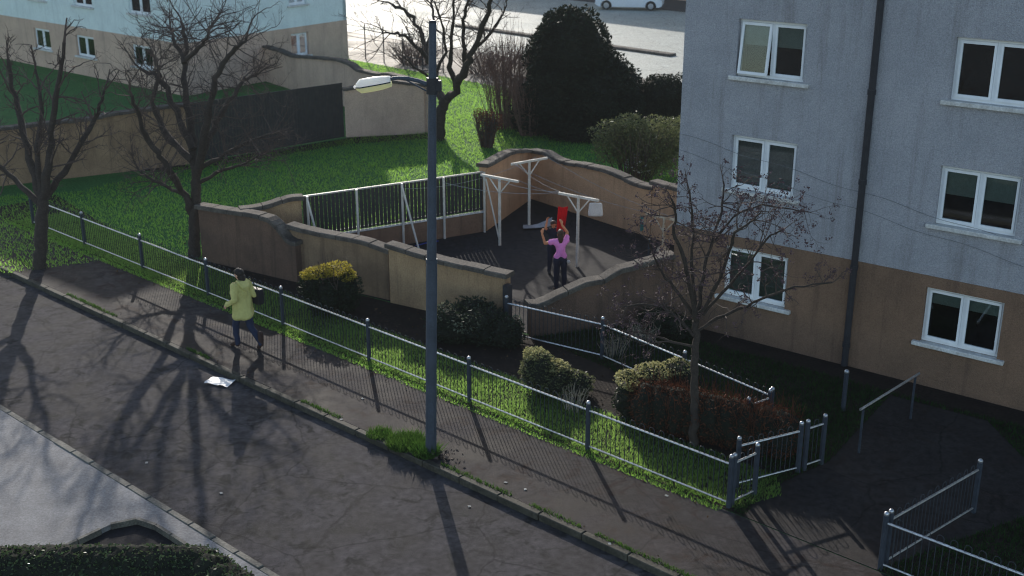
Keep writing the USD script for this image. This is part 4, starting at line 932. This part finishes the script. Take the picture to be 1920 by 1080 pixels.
def cloth(c, w, d, h, rng, taper=1.0, folds=3, amp=.03, nx=14, ny=14, shear=0.0):
    v, f = [], []
    n = np.cross(d, UP)
    for side in (0, 1):
        for j in range(ny + 1):
            for i in range(nx + 1):
                s, t = i / nx - .5, j / ny
                ww = w * (1 + (taper - 1) * t)
                v.append(c + d * (s * ww + shear * t) - UP * (t * h + .015 * math.sin(6 * s + 2)) + n * (amp * (.2 + t) * math.sin(folds * 2 * math.pi * s + 2.5 * t) + side * .006))
    m = (nx + 1)
    for side in (0, 1):
        o = side * m * (ny + 1)
        for j in range(ny):
            for i in range(nx):
                q = [o + j * m + i, o + j * m + i + 1, o + (j + 1) * m + i + 1, o + (j + 1) * m + i]
                f.append(q if side else q[::-1])
    return np.array(v), quads(f)
rngc = np.random.default_rng(81)
cpos = V(1056, 388, 29.0)
rc = obj('red_cloth', cloth(cpos, .25, unit(A3(1, -.15)), .66, rngc, .8, 2, .03, shear=-.06), M['red_cloth'], smooth=True, label='bright red cloth hanging above the two people', category='cloth')
wb = V(1117, 380, 29.6)
bag = thing('peg_bag', wb, 'white peg bag hanging from the arm of a washing pole', 'bag')
mb = manifold3d.Manifold.batch_hull([manifold3d.Manifold.sphere(.05, 12).translate([x, y, z]) for x, y, z in ((-.12, 0, -.05), (.12, 0, -.05), (-.14, .03, -.30), (.14, .03, -.30), (-.14, -.05, -.30), (.14, -.05, -.30))]).refine_to_length(.05)
g = mb.to_mesh(); gv = g.vert_properties[:, :3].astype(float); gv += .02 * (meshkit.fbm(gv * 9, 3, 4)[:, None] - .5) * np.array([1, 1, .6])
obj('bag_body', (gv + wb, g.tri_verts), M['white_cloth'], bag, smooth=True)
obj('hook', tube([wb + A3(0, 0, -.02), wb + A3(0, 0, .08), wb + A3(.02, 0, .12)], .006, 5), M['line'], bag)
obj('teal_cloth', cloth(V(1204, 405, pD[1][1]), .09, unit(A3(1, -.3)), .42, rngc, 1.1, 1, .02), M['teal_cloth'], smooth=True, label='narrow teal strip hanging from the rust stained washing pole', category='cloth')
gp = P(1008, 428)
gx, gy = np.meshgrid(np.linspace(-.42, .42, 22), np.linspace(-.2, .2, 14)); gz = .30 * np.clip((gx + .42) / .84, 0, 1) ** 2 * np.exp(-(gy / .16) ** 2) + .03 + .05 * meshkit.fbm(np.stack([gx * 7, gy * 7, gx * 0], -1), 3, 9)
gy = gy * (1 - .5 * (gx + .42) / .84)
gv = np.stack([gx + gp[0], gy + gp[1], gz], -1).reshape(-1, 3); gi = np.arange(22 * 14).reshape(14, 22)
gf = quads(np.stack([gi[:-1, :-1].ravel(), gi[:-1, 1:].ravel(), gi[1:, 1:].ravel(), gi[1:, :-1].ravel()], 1))
obj('crumpled_sheet', (np.vstack([gv, gv - A3(0, 0, .012)]), np.vstack([gf, gf[:, ::-1] + len(gv)])), M['grey_cloth'], smooth=True, label='pale crumpled sheet lying at the foot of the back washing pole', category='sheet')
obj('blue_rope', tube([P(779, 461, .05), P(790, 458, .03), P(805, 454, .04), P(822, 452, .02)], .014, 6), M['blue_rope'], smooth=40, label='short blue rope on the yard floor by the fence brace', category='rope')

# ------------------------------------------------------------------ people
def hand(w, d, n, curl=.5, sgn=1, s=1.0):
    """wrist, finger direction, palm normal: palm, four fingers and a thumb."""
    d, n = unit(d), unit(n - (n @ unit(d)) * unit(d)); sd = np.cross(d, n) * sgn; ms = []
    for k, (off, ln) in enumerate(((.030, .068), (.010, .076), (-.010, .071), (-.029, .056))):
        k0 = w + s * (d * .085 + sd * off)
        ms.append(hullspheres((w + s * (d * .012 + sd * off * .55), .013 * s), (k0, .0115 * s), 8))
        p = k0; dd = d
        for q in range(3):
            dd = unit(dd + n * curl * .55); e = p + s * dd * ln * (.45, .32, .26)[q]
            ms.append(hullspheres((p, .0095 * s), (e, .0083 * s), 8)); p = e
    t0 = w + s * (d * .025 + sd * .022); t1 = t0 + s * (d * .035 + sd * .032 + n * .012); t2 = t1 + s * (d * .034 + sd * .008 + n * .012)
    ms += [hullspheres((w, .018 * s), (w + s * d * .07, .02 * s), 8), hullspheres((t0, .013 * s), (t1, .0115 * s), 8), hullspheres((t1, .0115 * s), (t2, .009 * s), 8)]
    return ms
class Fig:
    def __init__(s, loc, fwd, k):
        s.o, s.f, s.k = np.asarray(loc, float), unit(A3(*fwd)), k; s.r = A3(s.f[1], -s.f[0])
    def __call__(s, f, r, z): return s.o + s.k * (s.f * f + s.r * r + UP * z)
def person(label, fig, J, hands, mats, skirt=None, hair='long', bag=None):
    """J: joint name -> ((fwd, right, up), radius) for a 1.70 m body, in units of fig.k."""
    k = fig.k
    j = {n: (fig(*p), r * k) for n, (p, r) in J.items()}
    t_ = thing('person', fig.o, label, 'person')
    bones = [('pel', 'waist'), ('waist', 'chest'), ('chest', 'neckb'), ('neckb', 'head0'), ('hipL', 'hipR'), ('shL', 'shR'), ('chest', 'shL'), ('chest', 'shR'), ('pel', 'hipL'), ('pel', 'hipR')]
    for a_ in 'LR': bones += [('sh' + a_, 'el' + a_), ('el' + a_, 'wr' + a_), ('hip' + a_, 'kn' + a_), ('kn' + a_, 'an' + a_), ('an' + a_, 'toe' + a_)]
    ms = [hullspheres(j[a_], j[b_], 12) for a_, b_ in bones]
    hc, hf, hu = j['head'][0], fig.f, UP
    yaw = J.get('yaw', ((0, 0, 0), 0))[1]
    hf = unit(fig.f * math.cos(yaw) + fig.r * math.sin(yaw)); hr2 = A3(hf[1], -hf[0])
    sk = manifold3d.Manifold.batch_hull([manifold3d.Manifold.sphere(r * k, 16).translate(list(map(float, hc + k * (hf * a_ + hu * c_)))) for a_, c_, r in ((-.012, .03, .082), (.02, .035, .075), (.03, -.055, .05), (.035, -.085, .028))])
    ms.append(sk)
    ms.append(hullspheres((hc + k * (hf * .092 - hu * .0), .010 * k), (hc + k * (hf * .104 - hu * .03), .014 * k), 8))         # nose
    for sg in (-1, 1): ms.append(hullspheres((hc + k * (hr2 * .078 * sg - hf * .005 + hu * .01), .016 * k), (hc + k * (hr2 * .078 * sg - hf * .0 - hu * .03), .011 * k), 8))   # ears
    ms.append(hullspheres((hc + k * (hf * .078 - hu * .062 + hr2 * .018), .009 * k), (hc + k * (hf * .078 - hu * .062 - hr2 * .018), .009 * k), 8))   # lips
    body = manifold3d.Manifold.batch_boolean(ms, manifold3d.OpType.Add).refine_to_length(.022)
    g = body.to_mesh(); tm = trimesh.Trimesh(g.vert_properties[:, :3].astype(float), g.tri_verts)
    trimesh.smoothing.filter_taubin(tm, lamb=.5, nu=.53, iterations=6)
    bd = obj('body', tm, M[mats['skin']], t_, smooth=True)
    for a_, (dv, nv, cu) in hands.items():
        hm = manifold3d.Manifold.batch_boolean(hand(j['wr' + a_][0], fig.f * dv[0] + fig.r * dv[1] + UP * dv[2], fig.f * nv[0] + fig.r * nv[1] + UP * nv[2], cu, 1 if a_ == 'L' else -1, k), manifold3d.OpType.Add)
        obj('hand', hm, M[mats['skin']], bd, smooth=50)
    obj('eyes', cat([ball(hc + k * (hf * .083 + hu * .012 + hr2 * .032 * sg), .010 * k, 1) for sg in (-1, 1)]), M['black_bag'], bd, smooth=True)
    grow_ = lambda n, e: (j[n][0], j[n][1] + e * k)
    def cloth_(name, bl, e, m, it=8, extra=()):
        mm = manifold3d.Manifold.batch_boolean([hullspheres(grow_(a_, e), grow_(b_, e), 14) for a_, b_ in bl] + list(extra), manifold3d.OpType.Add).refine_to_length(.03)
        g = mm.to_mesh(); tm = trimesh.Trimesh(g.vert_properties[:, :3].astype(float), g.tri_verts)
        trimesh.smoothing.filter_taubin(tm, lamb=.5, nu=.53, iterations=it)
        v = np.array(tm.vertices); nn = tm.vertex_normals; v += nn * ((meshkit.fbm(v * np.array([15, 15, 6]), 3, 3) - .5) * .045 * k)[:, None]
        return obj(name, (v, tm.faces), M[m], t_, smooth=True)
    tb_ = [('pel', 'hipL'), ('pel', 'hipR'), ('hipL', 'hipR')]
    for a_ in 'LR': tb_ += [('hip' + a_, 'kn' + a_), ('kn' + a_, 'an' + a_)]
    cloth_('trousers', tb_, .016, mats['trousers'])
    ub = [('pel', 'waist'), ('waist', 'chest'), ('chest', 'neckb'), ('shL', 'shR'), ('chest', 'shL'), ('chest', 'shR')]
    if mats.get('sleeves', True):
        for a_ in 'LR': ub += [('sh' + a_, 'el' + a_), ('el' + a_, 'wr' + a_)]
    else:
        for a_ in 'LR':
            j['sl' + a_] = (j['sh' + a_][0] * .6 + j['el' + a_][0] * .4, j['sh' + a_][1] * .95); ub.append(('sh' + a_, 'sl' + a_))
    extra = []
    if skirt:
        extra = [manifold3d.Manifold.batch_hull([manifold3d.Manifold.sphere(r * k, 14).translate(list(map(float, fig(f_, r_, z_)))) for f_, r_, z_, r in skirt])]
    for sg in 'LR': j['hem' + sg] = (j['hip' + sg][0] * .8 + j['pel'][0] * .2 + UP * .07 * k, .088 * k)
    ub += [('hemL', 'hemR'), ('hemL', 'waist'), ('hemR', 'waist')]; ub.remove(('pel', 'waist'))
    top = cloth_(mats.get('topname', 'top'), ub, .022, mats['top'], extra=extra)
    if hair:
        hs = [(-.02, 0, .035, .094), (.012, 0, .055, .084), (-.045, 0, -.03, .078)]
        if hair == 'long': hs += [(-.065, 0, -.12, .070), (-.075, 0, -.19, .052)]
        hm = manifold3d.Manifold.batch_boolean([manifold3d.Manifold.batch_hull([manifold3d.Manifold.sphere(r * k, 16).translate(list(map(float, hc + k * (hf * a_ + hr2 * b_ + hu * c_)))) for a_, b_, c_, r in hs[i:i + 2]]) for i in range(len(hs) - 1)], manifold3d.OpType.Add).refine_to_length(.02)
        g = hm.to_mesh(); v = g.vert_properties[:, :3].astype(float); v += (meshkit.fbm(v * np.array([60, 60, 14]), 2, 8)[:, None] - .5) * .012
        obj('hair', (v, g.tri_verts), M[mats['hair']], bd, smooth=True)
    for a_ in 'LR':
        sh = manifold3d.Manifold.batch_boolean([hullspheres((j['an' + a_][0] + UP * .02 * k, j['an' + a_][1] + .012 * k), (j['toe' + a_][0], j['toe' + a_][1] + .012 * k), 12),
             hullspheres((j['an' + a_][0] + UP * mats.get('boot', .03) * k, j['an' + a_][1] + .016 * k), (j['an' + a_][0] - UP * .02 * k, j['an' + a_][1] + .012 * k), 12)], manifold3d.OpType.Add)
        obj('shoe', sh, M[mats['shoe']], bd, smooth=50)
    return t_, j, top
FR = dict
# woman in the yellow coat, walking away up the pavement
kz = 1.80 / 1.70
fy = Fig(P(462, 652) + A3(0, 0, .004), (-.80, .60), kz)
Jy = {'pel': ((0, 0, .93), .115), 'waist': ((.01, 0, 1.08), .105), 'chest': ((.02, 0, 1.28), .115), 'neckb': ((.02, 0, 1.43), .055), 'head0': ((.035, 0, 1.52), .05), 'head': ((.05, 0, 1.585), .09),
      'hipL': ((.01, -.085, .90), .085), 'hipR': ((-.01, .085, .90), .085), 'shL': ((.02, -.175, 1.385), .055), 'shR': ((.02, .175, 1.385), .055),
      'elL': ((-.06, -.27, 1.13), .042), 'wrL': ((.13, -.30, 1.00), .03), 'elR': ((-.08, .24, 1.12), .042), 'wrR': ((.10, .20, 1.22), .03),
      'knL': ((.17, -.09, .50), .058), 'anL': ((.16, -.09, .09), .04), 'toeL': ((.32, -.10, .035), .032),
      'knR': ((-.06, .09, .49), .058), 'anR': ((-.36, .09, .15), .04), 'toeR': ((-.27, .10, .04), .03), 'yaw': ((0, 0, 0), -.25)}
ty, jy, _ = person('woman in a yellow hooded coat walking away along the pavement with a black shoulder bag', fy, Jy, {'L': ((.8, 0, -.4), (0, .7, -.5), .6), 'R': ((.6, -.2, .4), (0, -1, 0), .9)},
    dict(skin='skin', trousers='jeans', top='coat', topname='coat', hair='hair', shoe='boot', boot=.22),
    skirt=[(.02, -.10, 1.20, .10), (.02, .10, 1.20, .10), (.03, -.16, .74, .085), (.0, .17, .74, .085), (-.13, 0, .73, .085), (.15, 0, .74, .085), (.06, -.14, .72, .09)])
hd = manifold3d.Manifold.batch_hull([manifold3d.Manifold.sphere(r * kz, 14).translate(list(map(float, fy(f_, r_, z_)))) for f_, r_, z_, r in ((-.05, -.09, 1.44, .045), (-.05, .09, 1.44, .045), (-.12, -.06, 1.36, .04), (-.12, .06, 1.36, .04), (-.115, 0, 1.28, .035), (.03, -.08, 1.46, .03), (.03, .08, 1.46, .03))]).refine_to_length(.03)
obj('hood', hd, M['coat'], ty, smooth=True)
sbag = thing('shoulder_bag', fy(-.05, .27, .95), 'black shoulder bag hanging at the right side of the woman in yellow', 'bag')
bg = manifold3d.Manifold.batch_hull([manifold3d.Manifold.sphere(.03, 12).translate(list(map(float, fy(f_, r_, z_)))) for f_ in (-.20, .12) for r_ in (.27, .36) for z_ in (.93, 1.20)])
obj('bag_body', bg, M['black_bag'], sbag, smooth=50)
obj('strap', tube([fy(-.15, .29, 1.21), fy(-.08, .24, 1.38), fy(0, .17, 1.475), fy(.06, .25, 1.36), fy(.09, .30, 1.21)], .011, 6), M['black_bag'], sbag, smooth=40)

# woman in the pink top, reaching for the line
kp = 1.58 / 1.70
fp_ = Fig(P(1050, 546), (-.12, .99), kp)
Jp = {'pel': ((0, 0, .93), .115), 'waist': ((.0, 0, 1.08), .100), 'chest': ((.02, 0, 1.27), .112), 'neckb': ((.02, 0, 1.43), .05), 'head0': ((.03, 0, 1.51), .05), 'head': ((.03, 0, 1.575), .09),
      'hipL': ((0, -.085, .90), .088), 'hipR': ((0, .085, .90), .088), 'shL': ((.02, -.165, 1.385), .052), 'shR': ((.02, .165, 1.40), .052),
      'elL': ((.10, -.40, 1.32), .038), 'wrL': ((.16, -.47, 1.56), .028), 'elR': ((.20, .20, 1.58), .038), 'wrR': ((.20, .06, 1.78), .028),
      'knL': ((.02, -.10, .49), .058), 'anL': ((-.01, -.10, .08), .04), 'toeL': ((.13, -.12, .035), .032),
      'knR': ((.01, .10, .49), .058), 'anR': ((-.02, .11, .08), .04), 'toeR': ((.12, .13, .035), .032), 'yaw': ((0, 0, 0), .1)}
person('woman in pink top and dark trousers, back turned, reaching up to the line', fp_, Jp, {'L': ((.2, .1, 1), (.6, .6, 0), .7), 'R': ((.2, -.2, 1), (.6, -.4, 0), .7)},
    dict(skin='skin_tan', trousers='navy', top='pink', sleeves=False, hair='hair_brown', shoe='boot'), hair='long')
# second person, facing the camera with raised arms behind the red cloth
kq = 1.42 / 1.70
fq = Fig(P(1036, 512), (.25, -.97), kq)
Jq = {'pel': ((0, 0, .93), .115), 'waist': ((.0, 0, 1.08), .105), 'chest': ((.02, 0, 1.27), .115), 'neckb': ((.02, 0, 1.43), .05), 'head0': ((.03, 0, 1.51), .05), 'head': ((.04, 0, 1.575), .09),
      'hipL': ((0, -.085, .90), .088), 'hipR': ((0, .085, .90), .088), 'shL': ((.02, -.17, 1.40), .054), 'shR': ((.02, .17, 1.40), .054),
      'elL': ((.16, -.26, 1.55), .040), 'wrL': ((.20, -.20, 1.80), .028), 'elR': ((.14, .28, 1.50), .040), 'wrR': ((.16, .24, 1.74), .028),
      'knL': ((.03, -.10, .49), .06), 'anL': ((-.01, -.11, .08), .04), 'toeL': ((.13, -.13, .035), .032),
      'knR': ((.02, .10, .49), .06), 'anR': ((-.02, .11, .08), .04), 'toeR': ((.12, .13, .035), .032), 'yaw': ((0, 0, 0), 0)}
person('person in dark navy clothes with bare raised arms behind the woman in pink', fq, Jq, {'L': ((.2, .1, 1), (.6, .3, 0), .8), 'R': ((.2, -.1, 1), (.6, -.3, 0), .8)},
    dict(skin='skin_tan', trousers='navy', top='navy', sleeves=False, hair='hair_brown', shoe='black_bag'), hair='short')
glint_at = V(1066, 491, fp_.o[1] - .05)
obj('white_glint', ball(glint_at, .045, 2, (1, .8, 1.1)), M['white_cloth'], smooth=True, label='small white pouch painted at the right hip of the woman in pink', category='glint')  # white ball added to paint a bright glint

# ------------------------------------------------------------------ parked car at the top edge
cc = (P(1137, 19, ZR) + P(1219, 20, ZR)) / 2; cd = unit(P(1219, 20.5, ZR) - P(1137, 18.5, ZR)); cn = A3(cd[1], -cd[0]); cn = cn if cn[1] < 0 else -cn
cc = cc - cn * .82; cc[2] = ZR
car = thing('parked_car', cc, 'silver grey car parked on the far road at the top of the picture', 'car')
half = 2.45; wb_ = 1.62
prof = [(-2.45, .42), (-2.42, .78), (-2.2, .92), (-1.75, .98), (-1.0, 1.42), (-.3, 1.50), (.7, 1.46), (1.55, 1.02), (2.25, .88), (2.44, .66), (2.42, .34), (2.2, .24), (-2.2, .24)]
pg = Polygon(prof).buffer(-.05).buffer(.05)
for sx in (-wb_, wb_): pg = pg.difference(Point(sx, .30).buffer(.40))
def carext(poly, w0, w1, taper=0.0):
    m = trimesh.creation.extrude_polygon(poly, w1 - w0, engine='earcut'); v = m.vertices
    t = np.clip((v[:, 1] - .95) / .55, 0, 1) * taper; y = (w0 + v[:, 2]); y = y * (1 - t)
    f = m.faces
    w = cc + v[:, :1] * cd + y[:, None] * cn + v[:, 1:2] * UP
    if np.linalg.det(np.stack([cd, UP, cn])) < 0: f = f[:, ::-1]
    return w, f
obj('body', carext(pg, -.86, .86, .16), M['car'], car, smooth=35)
win = Polygon([(-.95, 1.36), (-1.55, 1.02), (1.35, 1.04), (.72, 1.40)]).buffer(-.02)
obj('side_window', carext(win, -.865, .865, .14), M['black_bag'], car)
for sx in (-wb_, wb_):
    for sg in (-1, 1):
        c = cc + cd * sx + cn * .76 * sg + UP * .325
        wl = obj('wheel', tube([c - cn * .09, c + cn * .09], [.325, .325], 20), M['tyre'], car, smooth=40)
        obj('rim', tube([c + cn * sg * .085, c + cn * sg * .098], [.21, .19], 14), M['rim'], wl, smooth=40)
for sg in (-1, 1):
    obj('headlight', ball(cc + cd * 2.36 + cn * .62 * sg + UP * .70, .11, 2, (1, 1, .7)), M['head_glass'], car, smooth=True)
    obj('tail_light', ball(cc - cd * 2.40 + cn * .68 * sg + UP * .74, .09, 2, (.6, .8, 1)), M['red_cloth'], car, smooth=True)

# ------------------------------------------------------------------ litter
rl = np.random.default_rng(91)
def scrap(c, w, h, yaw, seed, lift=.03):
    x, y = np.meshgrid(np.linspace(-.5, .5, 9), np.linspace(-.5, .5, 7)); z = lift * meshkit.fbm(np.stack([x * 4, y * 4, x * 0], -1), 3, seed) + .004
    x = x + .12 * (meshkit.noise(np.stack([x * 3, y * 3, z * 0], -1), seed + 1) - .5); q = np.stack([x * w, y * h], -1)
    R = np.array([[math.cos(yaw), -math.sin(yaw)], [math.sin(yaw), math.cos(yaw)]]); q = q @ R.T
    v = np.stack([q[..., 0] + c[0], q[..., 1] + c[1], z + c[2]], -1).reshape(-1, 3); i = np.arange(63).reshape(7, 9)
    f = quads(np.stack([i[:-1, :-1].ravel(), i[:-1, 1:].ravel(), i[1:, 1:].ravel(), i[1:, :-1].ravel()], 1))
    return np.vstack([v, v - A3(0, 0, .003)]), np.vstack([f, f[:, ::-1] + 63])
M['scrap'] = mat('scrap', (.42, .41, .38), (.32, .31, .28), 6, .7)
obj('paper_sheet', scrap(P(413, 718, ZR) + A3(0, 0, .004), .54, .34, -.35, 5, .05), M['paper'], smooth=True, label='large white paper sheet lying on the road beside the kerb', category='paper')
spots = [(1143, 1020), (948, 905), (985, 918), (640, 787), (880, 950), (680, 748), (275, 868), (415, 925), (1250, 930)]
scrap_labels = ['pale litter scrap on the pavement nearest the lower right railing', 'pale litter scrap on the kerb just right of the lamp post', 'pale litter scrap on the pavement below the third bay right of the lamp',
    'pale litter scrap on the pavement left of the bright grass tuft', 'pale litter scrap on the open road right of the lamp shadow', 'pale litter scrap on the pavement in the railing shadow left of the lamp',
    'pale litter scrap at the left end of the road in the tree shadow', 'pale litter scrap on the road in front of the near kerb stones', 'pale litter scrap on the pavement at the lower right corner by the kerb']
for k, (x, y) in enumerate(spots):
    zz = 0.004
    q = P(x, y, zz); b_ = (q - SO) @ SW
    if b_ < 0: q = P(x, y, ZR + .004)
    obj('litter_scrap', scrap(q, .06, .045, rl.uniform(0, 6), 100 + k, .012), M['scrap'], label=scrap_labels[k], category='litter')

# ------------------------------------------------------------------ thin winter haze
hz = trimesh.creation.box(extents=(420, 420, 16)); hz.apply_translation([0, 80, 6.4])
M['haze'] = usdkit.material(stage, '/World/Looks/haze', {'v': ('principled_volume', {'color': (.80, .88, .95), 'density': .00022, 'anisotropy': .3})}, volume='v.volume')
obj('haze', hz, M['haze'], kind='stuff', label='thin cold haze in the winter air', category='haze')
